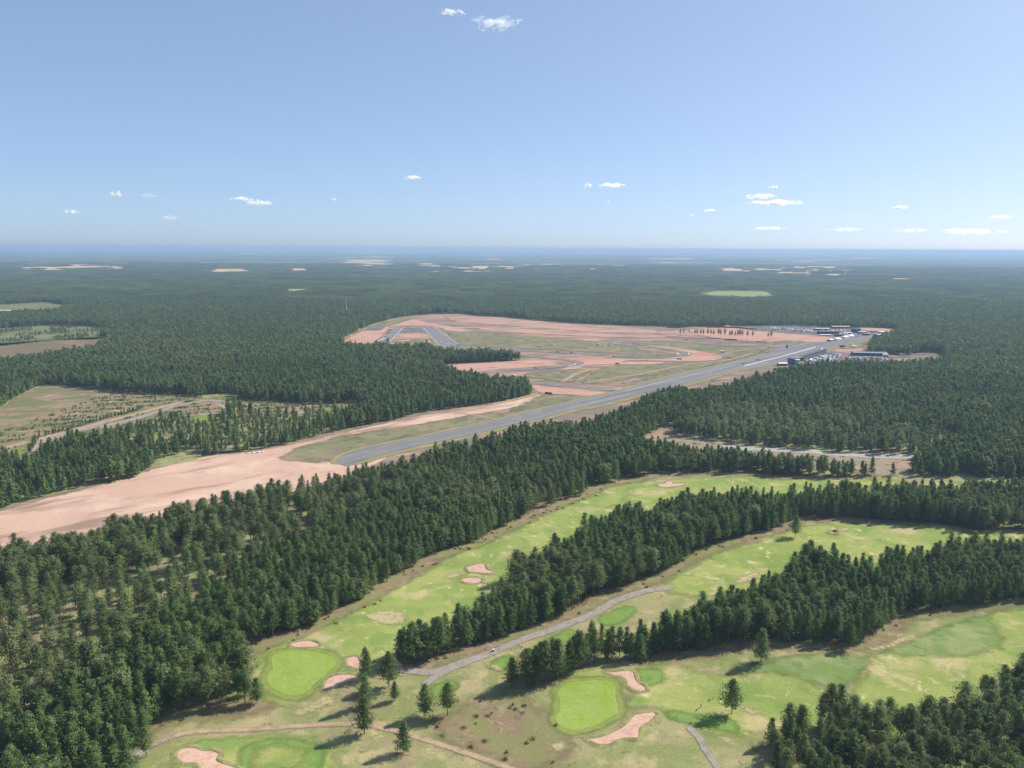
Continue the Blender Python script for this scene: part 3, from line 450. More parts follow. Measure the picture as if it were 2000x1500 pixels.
def tube(P, rad, n=6):
    V = []; F = []
    for p, q in zip(P, rad):
        for i in range(n): a = 6.2832 * i / n; V.append((p[0] + q * math.cos(a), p[1] + q * math.sin(a), p[2]))
    for k in range(len(P) - 1):
        for i in range(n): F.append((k * n + i, k * n + (i + 1) % n, (k + 1) * n + (i + 1) % n, (k + 1) * n + i))
    return V, F
def make_tree(seed, H, c0, R, mode, whorl, nb, steps, per, spread, leaf, mat, tn=6):
    r = np.random.default_rng(seed); cen, nrm = crown_pts(r, H, c0, R, mode, whorl, nb, steps, per, spread)
    V, F = leaf_quads(cen, nrm, leaf * r.uniform(.7, 1.3, len(cen)), r)
    bx, by = r.uniform(-.25, .25, 2); zs = [-.3, H * .3, H * .6, H * .93]
    TV, TF = tube([(0, 0, zs[0]), (bx * .3, by * .3, zs[1]), (bx * .2, by * .2, zs[2]), (0, 0, zs[3])], [.022 * H * .5, .018 * H * .5, .012 * H * .5, .04], tn)
    for k in range(5 if per > 2 else 0):      # a few bare limbs under and inside the crown
        z = H * (c0 + 0.04 + .1 * k); a = r.uniform(0, 6.28); L = R * .75; n0 = len(TV)
        q = [(0, 0, z - .09), (0, 0, z + .09), (math.cos(a) * L, math.sin(a) * L, z + L * .2)]; TV += q; TF += [(n0, n0 + 1, n0 + 2, n0 + 2)]
    TF = [f if len(set(f)) == 4 else f[:3] for f in TF]
    cm = mesh_np('crown', V, F, [M[mat]]); tm = mesh_np('trunk', TV, TF, [M['bark']])
    jv = np.vstack([V, np.array(TV)]); jf = [tuple(f) for f in F.tolist()] + [tuple(i + len(V) for i in f) for f in TF]
    jm = mesh_np('tree_joined', jv, jf, [M[mat], M['bark']], [0] * len(F) + [1] * len(TF))
    return cm, tm, jm
PROTO = []   # (crown, trunk, joined, kind, lod)
for s in range(5): PROTO.append(make_tree(10 + s, 16, [.34, .42, .3, .5, .38][s], [3.5, 3.0, 3.9, 2.9, 3.3][s], 'pine', .68, 7, (.35, .65, 1.0), 7, .42, .54, 'needles') + ('pine', 0))
for s in range(4): PROTO.append(make_tree(30 + s, 14, [.2, .14, .25, .18][s], [2.9, 2.6, 3.1, 2.5][s], 'young', .60, 6, (.4, .7, 1.0), 7, .36, .5, 'young') + ('young', 0))
for s in range(3): PROTO.append(make_tree(50 + s, 12, [.16, .2, .12][s], [3.0, 2.7, 3.2][s], 'broad', .6, 9, (.4, .7, 1.0), 4, .42, .75, 'broad') + ('broad', 0))
for s in range(4): PROTO.append(make_tree(70 + s, 16, .32, 3.2, 'pine', .95, 6, (.5, .95), 3, .42, 1.35, 'needles', 4) + ('pine', 1))
for s in range(4): PROTO.append(make_tree(80 + s, 14, .16, 2.7, 'young', .9, 6, (.5, .95), 3, .38, 1.25, 'young', 4) + ('young', 1))
for s in range(2): PROTO.append(make_tree(90 + s, 12, .16, 3.0, 'broad', .95, 7, (.5, .95), 3, .5, 1.3, 'broad', 4) + ('broad', 1))
for s in range(4): PROTO.append(make_tree(95 + s, 15, .25, 2.7, 'pine', 1.5, 5, (.85,), 3, .6, 2.4, 'needles', 3) + ('pine', 2))
for s in range(4): PROTO.append(make_tree(130 + s, 16, [.24, .2, .3, .16][s], [4.3, 3.9, 4.0, 3.7][s], ['pine', 'young', 'pine', 'young'][s], .55, 8, (.3, .55, .8, 1.0), 6, .38, .52, ['needles', 'young', 'needles', 'needles'][s]) + ('lone', 0))
IDX = {}
for i, p in enumerate(PROTO): IDX.setdefault((p[3], p[4]), []).append(i)
# individual places
LONE = [((760, 1341), 73, 'pine', 0, 'tall pine above the curved bunker, the larger of two close together'), ((771, 1367), 40, 'young', 0, 'short bushy pine just below the tall pine by the curved bunker'),
 ((712, 1432), 78, 'pine', 1, 'lone tall pine standing on the dirt track left of the junction'), ((830, 1396), 68, 'young', 0, 'dense lone pine below the grey road, with a thinner one beside it'),
 ((874, 1394), 68, 'pine', 2, 'thinner pine of the pair standing below the grey road'), ((789, 1469), 66, 'pine', 3, 'low pine with a bare lower trunk just below the dirt track'),
 ((1429, 1394), 73, 'pine', 0, 'lone pine between the golfers and the lower right wood'), ((1486, 1297), 69, 'young', 2, 'slim lone pine at the upper edge of the lower fairway'),
 ((1553, 1051), 45, 'pine', 4, 'lone pine at the upper edge of the middle fairway'), ((1657, 1270), 52, 'young', 1, 'single dark pine stepping out of the wood onto the lower fairway'),
 ((502, 1374), 55, 'pine', 1, 'outermost pine of the left wood beside the putting green'), ((286, 1478), 62, 'pine', 2, 'lone pine where the grey footpath leaves the left wood')]
TIP = [((1000, 1342), 62, 1, 'leftmost pine of the narrow belt above the right putting green'), ((1027, 1338), 74, 0, 'second tall pine from the left tip of the narrow belt'), ((1040, 1344), 30, 3, 'small young pine at the foot of the narrow belt tip'), ((1063, 1332), 84, 2, 'third pine from the left tip of the narrow belt'), ((1088, 1328), 84, 1, 'fourth pine from the left tip of the narrow belt'), ((1112, 1314), 66, 3, 'dark pine left of the gap in the narrow belt'), ((1132, 1306), 76, 0, 'pine just right of the gap in the narrow belt'),
 ((784, 1292), 66, 3, 'outermost pine at the left tip of the middle belt'), ((806, 1294), 84, 0, 'second pine at the left tip of the middle belt'), ((832, 1290), 78, 1, 'third pine at the left tip of the middle belt'), ((856, 1284), 82, 2, 'fourth pine at the left tip of the middle belt'), ((820, 1276), 70, 3, 'pine in the rear line of the middle belt tip')]
def hpx(b, px):
    B = at(*b)
    for z in np.arange(2, 40, .1):
        if at(b[0], b[1] - px, z)[1] <= B[1]: return float(z)
    return 15.
BR = G([(1330, 845), (1360, 815), (1410, 790), (1560, 800), (1700, 838), (1830, 862), (1800, 884), (1784, 888), (1656, 883), (1560, 876), (1432, 862), (1360, 853)], 0)
OLD = G([(-40, 1120), (100, 1080), (300, 1050), (480, 1000), (620, 965), (760, 950), (720, 1000), (560, 1080), (430, 1150), (330, 1230), (200, 1330), (60, 1420), (-60, 1450)])
YM = G([(-60, 1000), (-60, 905), (20, 893), (60, 886), (200, 850), (330, 818), (430, 806), (480, 800), (600, 795), (700, 788), (720, 800), (660, 846), (560, 868), (500, 880), (390, 893), (300, 912), (200, 935), (100, 962)])
YG = G([(200, 870), (330, 826), (400, 812), (480, 806), (690, 790), (690, 806), (600, 830), (540, 850), (500, 872), (400, 880), (300, 888)])
RBW = G([(1470, 1460), (1500, 1400), (1700, 1370), (1900, 1330), (2090, 1260), (2090, 1560), (1500, 1560)])
kartsd = lambda x, y: sdf(x, y, kart + [line([(20, 872), (60, 862), (110, 850), (170, 833), (230, 818), (280, 804), (320, 794), (350, 786)], 9), line([(560, 815), (620, 806), (680, 793), (700, 789)], 8), line([(440, 884), (480, 872), (515, 862)], 7), smooth(G([(372, 822), (385, 812), (405, 808), (418, 815), (412, 826), (385, 828)])), smooth(G([(15, 884), (45, 872), (66, 868), (60, 880), (50, 892), (25, 892)])), smooth(G([(400, 772), (455, 770), (460, 786), (410, 784)])), smooth(G([(300, 905), (330, 892), (385, 885), (395, 896), (340, 906)])), line([(590, 790), (640, 792), (700, 786)], 5)])
def jgrid(x0, x1, y0, y1, s):
    gx, gy = np.meshgrid(np.arange(x0, x1, s), np.arange(y0, y1, s)); gx = gx + (np.arange(gx.shape[0]) % 2)[:, None] * s / 2
    return (gx + rng.uniform(-.38, .38, gx.shape) * s).ravel(), (gy + rng.uniform(-.38, .38, gx.shape) * s).ravel()
px, py, ph, pk = [], [], [], []     # x, y, height, kind code 0 pine 1 young 2 broad
def block(y0, y1, s):
    xm = 0.82 * y1 + 60; x, y = jgrid(-xm, xm, y0, y1, s); k = np.abs(x) < 0.82 * y + 60; x, y = x[k], y[k]
    sd = opensd(x, y, False); k = sd < -1.0 + wav(x, y, 18, 20) * 1.2; x, y, sd = x[k], y[k], sd[k]
    dens = np.full(len(x), .74 if s < 4.5 else 1.0); h = 14.0 + 2.6 * wav(x, y, 160, 10) + rng.normal(0, 1.9, len(x)); kk = np.zeros(len(x), int)
    yf = wav(x, y, 110, 26) + 0.5 * wav(x, y, 45, 14)
    kk[(yf > -0.05)] = 1; h[kk == 1] -= 1.2
    kk[rng.random(len(x)) < .15] = 1; kk[rng.random(len(x)) < .012] = 2
    o = sdf(x, y, [OLD]) > 0; kk[o & (rng.random(len(x)) < .9)] = 0; h[o] += 3.0; dens[o] = .27
    o = sdf(x, y, [RBW]) > 0; kk[o & (rng.random(len(x)) < .6)] = 0; dens[o] = .8
    o = sdf(x, y, [YM]) > 0; kk[o] = np.where(rng.random(o.sum()) < .7, 1, 0); h[o] = rng.uniform(6.0, 11, o.sum()) + (rng.random(o.sum()) < .08) * 6; dens[o] = .8 + .2 * (wav(x[o], y[o], 60, 30) > .1)
    o = sdf(x, y, [YG]) > 0; h[o] = np.where(rng.random(o.sum()) < .1, rng.uniform(12, 17, o.sum()), rng.uniform(4, 8, o.sum())); dens[o] = .72
    nb = (x > -60) & (y < 520) & (x < 330) & (sdf(x, y, [RBW]) < 0); dens[nb] = 1.0; h[nb] += 1.0
    dens[(sd > -14) & ~nb] *= .9
    dens[(sd > -45) & ~nb & (y < 480) & (x < -60)] = .85
    dens[(wav(x, y, 26, 3) > .42) & ~nb] *= .25
    ks = kartsd(x, y); dens[ks > -1.5] = 0
    dens[(sdf(x, y, [BR]) > 0)] = 0
    k = rng.random(len(x)) < dens; px.append(x[k]); py.append(y[k]); ph.append(h[k]); pk.append(kk[k])
block(140, 700, 4.2); block(700, 1400, 5.0); block(1400, 2600, 6.0)
# scrub and young trees inside clearings
x, y = jgrid(-500, -150, 600, 1000, 2.6); e = sdf(x, y, [openG['E']]); row = wav(x * .35 + y * .2, y * 1.6 - x * .5, 24, 12)
k = (e > 1) & (kartsd(x, y) < -2) & (row > .12) & (rng.random(len(x)) < .5); sx, sy = x[k], y[k]
x, y = jgrid(-1500, -700, 1200, 2000, 6.5); k = (sdf(x, y, [openG['Fa']]) > 3) & (rng.random(len(x)) < .5 * (wav(x, y, 90, 5) > .0)); fx, fy = x[k], y[k]
bk = G([(45, 890), (62, 862), (100, 850), (160, 833), (200, 822), (250, 808), (275, 800)]); hx, hy = [], []
for a, b in zip(bk[:-1], bk[1:]):
    L = np.hypot(*(b - a)); 
    for t in np.arange(0, 1, 2.4 / L): hx.append(a[0] + (b[0] - a[0]) * t + random.uniform(-2, 1)); hy.append(a[1] + (b[1] - a[1]) * t + 9 + random.uniform(-2, 3))
# scattered pines on R edge and belts
for (qx, qy, hh) in [(1100, 1000, 0)]: pass
px = np.concatenate(px + [np.array(hx)]); py = np.concatenate(py + [np.array(hy)]); ph = np.concatenate(ph + [rng.uniform(3.5, 6, len(hx))]); pk = np.concatenate(pk + [np.full(len(hx), 1)])
LONE += [(b, hp, 'pine', v, lb) for b, hp, v, lb in TIP]
for (b, hp, kd, v, lb) in LONE:      # keep room round the lone trees
    B = at(*b); k = np.hypot(px - B[0], py - B[1]) > 4.0; px, py, ph, pk = px[k], py[k], ph[k], pk[k]
lod = np.where(np.hypot(px, py) < 620, 0, np.where(np.hypot(px, py) < 1250, 1, 2))
KN = ['pine', 'young', 'broad']; pi = np.zeros(len(px), int)
for kd in range(3):
    for l in range(3):
        s = (pk == kd) & (lod == l); ids = IDX.get((KN[kd], l)) or IDX[('pine', 2)]
        pi[s] = rng.choice(ids, s.sum())
baseH = {'pine': 16, 'young': 14, 'broad': 12, 'lone': 16}
PH = np.array([15 if p[4] == 2 else baseH[p[3]] for p in PROTO], float)
scl = ph / PH[pi]; wid = scl * rng.uniform(.95, 1.4, len(px)); pz = hgt(px, py); prz = rng.uniform(0, 6.28, len(px))
tint = np.clip(wav(px, py, 300, 17) * .6 + rng.uniform(-.15, .35, len(px)), 0, 1); tint *= np.clip((2200 - np.hypot(px, py)) / 1500, .15, 1); tint[sdf(px, py, [OLD]) > 0] += .3; tint = np.clip(tint, 0, 1)
# which stand largest in the photograph
MT = MR.T
def project(x, y, z):
    v = np.stack([x, y, z - CAM_H], -1) @ MR; return 1000 + F_PX * v[..., 0] / -v[..., 2], 750 - F_PX * v[..., 1] / -v[..., 2]
u_, v_ = project(px, py, pz + ph * .7); size = ph / np.sqrt(px ** 2 + py ** 2 + CAM_H ** 2)
vis = (u_ > 8) & (u_ < 1992) & (v_ > 0) & (v_ < 1492); score = np.where(vis, size, 0)
ROWP = Z(1300, 610, 6.667, [(190, 318, 17), (235, 300, 14), (305, 290, 10), (380, 320, 16), (408, 325, 18), (455, 322, 17), (490, 330, 18), (548, 330, 19), (590, 328, 17), (625, 330, 16), (685, 335, 20), (715, 335, 18), (770, 340, 21), (835, 345, 17), (862, 345, 18), (905, 345, 16), (940, 345, 19), (965, 348, 20), (995, 350, 19), (1062, 355, 18), (1132, 355, 18), (1332, 362, 16), (1372, 365, 20)])
NIND = 300 - len(LONE) - len(ROWP)
top = np.argsort(-score)[:NIND]; ind = np.zeros(len(px), bool); ind[top] = True
def place_tree(proto, x, y, z, rz, s, w_, label, group, name='pine_tree', parts=True, tn=.2, cat='tree'):
    cm, tm, jm = PROTO[proto][:3]
    if parts:
        r = link(name, None, None, (x, y, z), rz); r.scale = (w_, w_, s); tag(r, label, cat, group)
        for nm, me in (('crown', cm), ('trunk', tm)):
            o = link(nm, me, r); o['tint'] = float(tn)
    else:
        r = link(name, jm, None, (x, y, z), rz); r.scale = (w_, w_, s); tag(r, label, cat, group); r['tint'] = float(tn)
    return r
for (b, hp, kd, v, lb) in LONE:
    B = at(*b); h = hpx(b, hp); place_tree(IDX[('lone', 0)][(v + (kd == 'young')) % 4], B[0], B[1], hz(*B), random.uniform(0, 6), h / 17, h / 16 * 1.15, lb, None, tn=.1)
ROW0 = IDX[('pine', 1)]
for i, (a, b, hh) in enumerate(ROWP):
    B = at(a, b); lb = 'tall thin trunked pine in the open row beside the race track'; g = 'row of bare trunked pines by the track'
    if i in (21, 22): lb, g = ['shorter pine of the pair right of the pine row', 'taller pine of the pair right of the pine row'][i - 21], None
    if i == 0: lb, g = 'pine at the left end of the open row by the track', None
    place_tree(TALL if False else IDX[('pine', 0)][3], B[0], B[1], 0, random.uniform(0, 6), hh / 16, hh / 16 * .95, lb, g, parts=False, tn=.1)
WD = [('the wood in the lower right corner', RBW), ('the left wood', None)]
sdN = opensd(px[ind], py[ind], False)
for j, i in enumerate(np.nonzero(ind)[0]):
    if sdf(px[i:i + 1], py[i:i + 1], [RBW])[0] > -6: wn = 'lower right wood'
    elif px[i] > 30: wn = 'middle right wood'
    elif px[i] < -20 and py[i] < 620 : wn = 'large left wood'
    else: wn = 'middle belt of pines'
    edge = sdN[j] > -7; bushy = pk[i] == 1; bl = pk[i] == 2
    U, Vv = u_[i], v_[i]
    if wn == 'large left wood': nearby = 'beside the left putting green' if U > 380 and Vv > 1150 else 'round the yellow sign' if abs(U - 68) < 75 and abs(Vv - 1300) < 70 else 'near the lower left corner' if U < 200 and Vv > 1300 else 'above the footpath end' if Vv > 1330 else 'left of the putting green' if U > 240 else 'near the left edge'
    elif wn == 'lower right wood': nearby = 'at its left tip' if U < 1580 else 'in its middle' if U < 1780 else 'towards the right edge'
    elif wn == 'middle right wood': nearby = 'by the right putting green' if U < 1300 else 'above the lower fairway'
    else: nearby = 'by the gravel road'
    tall = 'tall' if ph[i] > 15.5 else 'middling' if ph[i] > 12.5 else 'short'; tone = 'olive' if tint[i] > .45 else 'dark green'
    lb = tall + ' ' + ('broadleaf tree' if bl else tone + (' bushy pine' if bushy else ' rough pine')) + (' edging ' if edge else ' inside ') + wn + ' ' + nearby
    place_tree(int(pi[i]), px[i], py[i], pz[i], prz[i], scl[i], wid[i], lb, lb.replace('tree', 'trees').replace('pine ', 'pines '), name='broadleaf_tree' if bl else 'pine_tree', tn=tint[i])
# broadleaf and mixed trees behind the concrete strip, one object each
x, y = jgrid(100, 560, 640, 960, 8.6); k = sdf(x, y, [BR]) > -1; x, y = x[k], y[k]; nb_ = 0
for a, b in zip(x, y):
    near = sdf(np.array([a]), np.array([b]), [openG['R']])[0] > -12; bl = random.random() < .75 and nb_ < 280
    h = random.uniform(8, 12.5) if near else random.uniform(12, 16)
    if bl:
        nb_ += 1; ub = project(np.array(a), np.array(b), np.array(6.))[0]; lb = ('tall' if h > 13 else 'rounded') + ' broadleaf tree ' + ('in front, ' if near else 'in the mixed wood, ') + ('above left end of' if ub < 1480 else 'above middle of' if ub < 1640 else 'above right end of') + ' concrete strip'
        place_tree(random.choice(IDX[('broad', 1)]), a, b, hz(a, b), random.uniform(0, 6), h / 12, h / 12 * .95, lb, lb.replace('tree', 'trees'), 'broadleaf_tree', False, random.random())
    else:
        px = np.append(px, a); py = np.append(py, b); pz = np.append(pz, hz(a, b)); ph = np.append(ph, h); k1 = random.choice(IDX[('young', 1)])
        pi = np.append(pi, k1); scl = np.append(scl, h / 14); wid = np.append(wid, h / 14); prz = np.append(prz, random.uniform(0, 6)); tint = np.append(tint, .3); ind = np.append(ind, False)
# everything else is one wood: instances of the same trees
def scatter(name, P, rz, sx, sz, idx, tn, meshes, label):
    me = bpy.data.meshes.new(name); me.vertices.add(len(P)); me.vertices.foreach_set('co', P.astype(np.float32).ravel())
    for nm, ty, dat in (('pidx', 'INT', idx.astype(np.int32)), ('tint', 'FLOAT', tn.astype(np.float32)), ('prot', 'FLOAT_VECTOR', np.stack([rz * 0, rz * 0, rz], 1).astype(np.float32).ravel()), ('pscl', 'FLOAT_VECTOR', np.stack([sx, sx, sz], 1).astype(np.float32).ravel())):
        a = me.attributes.new(nm, ty, 'POINT'); a.data.foreach_set('vector' if ty == 'FLOAT_VECTOR' else 'value', dat)
    o = link(name, me); kind(o, 'stuff', label)
    g = bpy.data.node_groups.new(name + '_nodes', 'GeometryNodeTree'); g.interface.new_socket('Geometry', in_out='INPUT', socket_type='NodeSocketGeometry'); g.interface.new_socket('Geometry', in_out='OUTPUT', socket_type='NodeSocketGeometry')
    gi = g.nodes.new('NodeGroupInput'); go = g.nodes.new('NodeGroupOutput'); jn = g.nodes.new('GeometryNodeJoinGeometry')
    def attr(nm, ty):
        q = g.nodes.new('GeometryNodeInputNamedAttribute'); q.data_type = ty; q.inputs[0].default_value = nm; return q.outputs[0]
    ai, ar, asx = attr('pidx', 'INT'), attr('prot', 'FLOAT_VECTOR'), attr('pscl', 'FLOAT_VECTOR')
    for i in sorted(set(idx.tolist())):
        ob = bpy.data.objects.new('tree_form', meshes[i])
        oi = g.nodes.new('GeometryNodeObjectInfo'); oi.inputs['Object'].default_value = ob; oi.inputs['As Instance'].default_value = False
        cp = g.nodes.new('FunctionNodeCompare'); cp.data_type = 'INT'; cp.operation = 'EQUAL'; g.links.new(ai, cp.inputs[2]); cp.inputs[3].default_value = i
        ip = g.nodes.new('GeometryNodeInstanceOnPoints'); g.links.new(gi.outputs[0], ip.inputs['Points']); g.links.new(cp.outputs[0], ip.inputs['Selection'])
        g.links.new(oi.outputs['Geometry'], ip.inputs['Instance']); g.links.new(ar, ip.inputs['Rotation']); g.links.new(asx, ip.inputs['Scale'])
        g.links.new(ip.outputs[0], jn.inputs[0])
    g.links.new(jn.outputs[0], go.inputs[0]); md = o.modifiers.new('scatter', 'NODES'); md.node_group = g
    return o
s = ~ind
scatter('pine_forest', np.stack([px, py, pz], 1)[s], prz[s], wid[s], scl[s], pi[s], tint[s], {i: p[2] for i, p in enumerate(PROTO)}, 'dense pine woods filling the land round the airfield and golf course')
print('trees', s.sum(), 'individuals', ind.sum(), 'broadleaf', nb_)
# far woods: pieces of forest 80 m wide
r = np.random.default_rng(5); PAT = {}
for v in range(4):
    Vs, Fs, Ms, n0 = [], [], [], 0
    gx, gy = np.meshgrid(np.arange(-40, 40, 7.2), np.arange(-40, 40, 7.2)); gx = (gx + r.uniform(-3, 3, gx.shape)).ravel(); gy = (gy + r.uniform(-3, 3, gy.shape)).ravel()
    for a, b in zip(gx, gy):
        h = r.uniform(11, 17); n = 26; t = r.random(n) ** .8; rad = 3.4 * (1 - t) ** .6 * r.uniform(.5, 1, n); an = r.uniform(0, 6.28, n)
        cen = np.stack([a + rad * np.cos(an), b + rad * np.sin(an), h * (.32 + .66 * t)], 1); nr = unit(np.stack([np.cos(an), np.sin(an), .9 + t], 1) + r.normal(size=(n, 3)) * .45)
        V, F = leaf_quads(cen, nr, r.uniform(2.6, 4.0, n), r); Vs.append(V); Fs.append(F + n0); n0 += len(V)
    PAT[v] = mesh_np('forest_piece', np.vstack(Vs), np.vstack(Fs), [M['needles']])
x, y = np.meshgrid(np.arange(-7200, 7200, 78.0), np.arange(2600, 8200, 78.0)); x, y = x.ravel(), y.ravel(); k = np.abs(x) < .80 * y + 100; x, y = x[k], y[k]
sd = opensd(x, y); k = ((sd < -30) | ((sd < 250) & (rng.random(len(x)) < .10) & (y > 4500))) & ~((wav(x, y, 420, 21) > .62) & (rng.random(len(x)) < .8)); x, y = x[k], y[k]; n = len(x)
scatter('far_forest', np.stack([x, y, x * 0], 1), rng.integers(0, 4, n) * math.pi / 2, np.ones(n), rng.uniform(.85, 1.15, n) + .3 * wav(x, y, 500, 8), rng.integers(0, 4, n), np.clip(wav(x, y, 900, 3) * .8 + .05 + rng.uniform(-.05, .05, n), 0, 1), PAT, 'far forest reaching towards the horizon')
# low scrub
SH = {0: make_tree(200, 2.0, .05, 1.3, 'broad', .4, 6, (.5, 1), 3, .3, .6, 'young', 3)[2], 1: make_tree(201, 3.2, .05, 1.1, 'young', .45, 5, (.5, 1), 3, .25, .6, 'young', 3)[2], 2: make_tree(202, 5, .1, 1.7, 'young', .6, 5, (.5, 1), 3, .3, .8, 'young', 3)[2]}
n1, n2 = len(sx), len(fx); P = np.stack([np.concatenate([sx, fx]), np.concatenate([sy, fy]), np.zeros(n1 + n2)], 1); P[:, 2] = hgt(P[:, 0], P[:, 1])
ii = np.concatenate([rng.choice([0, 0, 1], n1), np.full(n2, 2)]); sc_ = np.concatenate([rng.uniform(.45, 1.0, n1), rng.uniform(.7, 1.4, n2)])
scatter('clearing_scrub', P, rng.uniform(0, 6, n1 + n2), sc_, sc_, ii, rng.uniform(0, 1, n1 + n2), SH, 'low green scrub in rows on the felled clearing')
M['heather'] = leaf_mat('heather_leaves', (0.17, 0.115, 0.075, 1), (0.22, 0.155, 0.10, 1), (0.20, 0.19, 0.09, 1), .15)
HS = {v: make_tree(210 + v, 0.55, .0, .9, 'broad', .18, 6, (.4, .7, 1), 3, .18, .32, 'heather', 3)[2] for v in range(3)}
x, y = jgrid(-260, 420, 235, 640, 2.4); hs = [line(B_up[2:27], 16), line(C_up[2:24], 13), line(D_up[8:25], 7), smooth(G(Z(400, 1150, 3.333, [(1620, 780), (1760, 720), (1900, 690), (2060, 700), (2200, 800), (2350, 900), (2350, 1100), (2060, 1200), (1900, 1130), (1700, 1040), (1560, 960), (1500, 880)])))]
hd = sdf(x, y, hs); nopath = sdf(x, y, [line([(850, 1314), (896, 1300), (966, 1274), (1032, 1246), (1102, 1222), (1155, 1201), (1207, 1173), (1260, 1157), (1309, 1149)], 6), line([(700, 1413), (740, 1418), (800, 1432), (870, 1455), (940, 1480), (1010, 1505)], 5), g1, g2])
k = (hd > 0) & (nopath < -1) & (rng.random(len(x)) < .20) & (wav(x, y, 14, 9) > .05); x, y = x[k], y[k]; n = len(x)
scatter('heather', np.stack([x, y, hgt(x, y) + .1], 1), rng.uniform(0, 6, n), rng.uniform(.5, 1.5, n), rng.uniform(.5, 1.3, n), rng.integers(0, 3, n), rng.uniform(0, 1, n), HS, 'brown heather clumps along the wood edges')
# canopy beyond the far woods
xo = graded(0, 120, 66000, 1.05); xs = np.concatenate([-xo[:0:-1], xo]); ys = graded(8000, 60, 66000, 1.035)
X, Y = np.meshgrid(xs, ys); x, y, q, u = grid_mesh(xs, ys); sd = opensd(x, y); zc = np.where(sd > 20, .3, 12 + rng.uniform(-4, 4, len(x)) + np.clip((y - 12000) / 10000, 0, 1) * 22 * np.maximum(wav(x, y, 9000, 22) + .5 * wav(x, y, 3500, 2), 0))
bF = NB('far_canopy'); d = bF.n('ShaderNodeBsdfDiffuse'); c = bF.mix(bF.ss(bF.noise(.0009, 6, .75, bF.pos(.6, 1.0, 1)), .4, .6), (.04, .07, .035, 1), (.13, .16, .08, 1))
c = bF.mix(bF.ss(bF.noise(.00028, 6, .62, bF.pos(.55, 1.0, 1)), .585, .64), c, (.34, .30, .20, 1)); bF.l(c, d.inputs[0]); bF.l(d.outputs[0], bF.out.inputs[0])
kind(link('distant_forest', mesh_np('distant_forest', np.stack([x, y, zc], 1), q, [bF.m], smooth_=True)), 'stuff', 'blue green woods and small fields along the horizon')
# ------------------------------------------------------------------ clouds
bC = NB('cloud'); tc = bC.n('ShaderNodeTexCoord'); ob_ = tc.outputs['Object']
oi = bC.n('ShaderNodeObjectInfo'); ad = bC.n('ShaderNodeVectorMath', operation='MULTIPLY_ADD'); bC.l(ob_, ad.inputs[0]); ad.inputs[1].default_value = (2.2, 1.1, 0.9)
cr = bC.n('ShaderNodeCombineXYZ'); bC.l(bC.math('MULTIPLY', oi.outputs['Random'], 90), cr.inputs[0]); bC.l(cr.outputs[0], ad.inputs[2])
nz = bC.noise(1.5, 5, .62, ad.outputs[0], .3); ln = bC.n('ShaderNodeVectorMath', operation='LENGTH'); bC.l(ob_, ln.inputs[0])
fo = bC.math('SUBTRACT', 1.0, ln.outputs['Value']); sh_ = bC.math('ADD', fo, bC.math('MULTIPLY', bC.math('SUBTRACT', nz, .60), 5.0))
thk = bC.n('ShaderNodeAttribute', attribute_name='thick', attribute_type='OBJECT')
vp = bC.n('ShaderNodeVolumePrincipled'); vp.inputs['Color'].default_value = (.995, .995, 1, 1); vp.inputs['Anisotropy'].default_value = .3
bC.l(bC.math('MULTIPLY', bC.math('MULTIPLY', bC.ss(sh_, .0, .5), bC.ss(fo, 0, .25)), thk.outputs['Fac']), vp.inputs['Density']); bC.l(vp.outputs[0], bC.out.inputs['Volume'])
import bmesh
CL = [(228, 379, 30, 15, 'roundest small cloud at the left above the horizon'), (290, 382, 36, 10, 'flat faint cloud just right of the round cloud'), (140, 414, 26, 9, 'small low cloud at the far left'), (330, 425, 38, 9, 'thin low cloud below the flat faint cloud'), (470, 388, 42, 9, 'left half of the broad double cloud'), (505, 396, 58, 11, 'right half of the broad double cloud'), (652, 389, 11, 6, 'tiny round cloud puff left of centre'), (806, 347, 34, 8, 'flat oval cloud high over the pink heath'), (1148, 362, 18, 12, 'small puff beside the long thin cloud'), (1193, 362, 52, 10, 'long thin cloud right of the small puff'), (1188, 395, 7, 6, 'tiny speck of cloud under the long thin cloud'), (1512, 365, 18, 6, 'small high puff above the stacked clouds'), (1484, 384, 54, 11, 'upper one of the two stacked clouds'), (1514, 396, 92, 11, 'wide lower one of the two stacked clouds'), (1388, 411, 26, 6, 'small flat cloud left of the stacked clouds'), (1350, 420, 16, 5, 'faint smallest cloud left of the flat one'), (1760, 405, 28, 7, 'single small cloud right of the stacked clouds'), (1955, 424, 38, 7, 'small cloud near the right edge'), (1505, 446, 56, 7, 'faint low cloud near the horizon below the stacked clouds'), (1650, 448, 60, 7, 'faint low bank near the horizon right of the pit area'), (1900, 452, 110, 12, 'widest bank low at the right edge'), (1780, 450, 60, 8, 'faint bank left of the widest low bank'), (968, 46, 110, 22, 'wispy torn cloud near the top of the sky'), (880, 24, 56, 10, 'faint wisp left of the torn cloud')]
for i, (cx, cyy, wpx, hp, lb) in enumerate(CL):
    d3 = MR @ np.array([(cx - 1000) / F_PX, (750 - cyy) / F_PX, -1.0]); alt = 1500; t = (alt - 180) / d3[2]; dist = t; m = dist / F_PX
    W, Hh = wpx * m * .66, hp * m * .62; bm = bmesh.new(); bmesh.ops.create_icosphere(bm, subdivisions=3, radius=1)
    me = bpy.data.meshes.new('cloud'); bm.to_mesh(me); bm.free(); me.materials.append(bC.m)
    o = link('cloud' if i == 0 else 'cloud.%03d' % i, me, None, (d3[0] * t, d3[1] * t, alt), math.atan2(-d3[0], d3[1])); o.scale = (W, max(W * .7, Hh), Hh); o['thick'] = (.45 if 'faint' in lb or 'wisp' in lb or 'bank' in lb else 1.9) / Hh; tag(o, lb, 'cloud', 'small clouds')

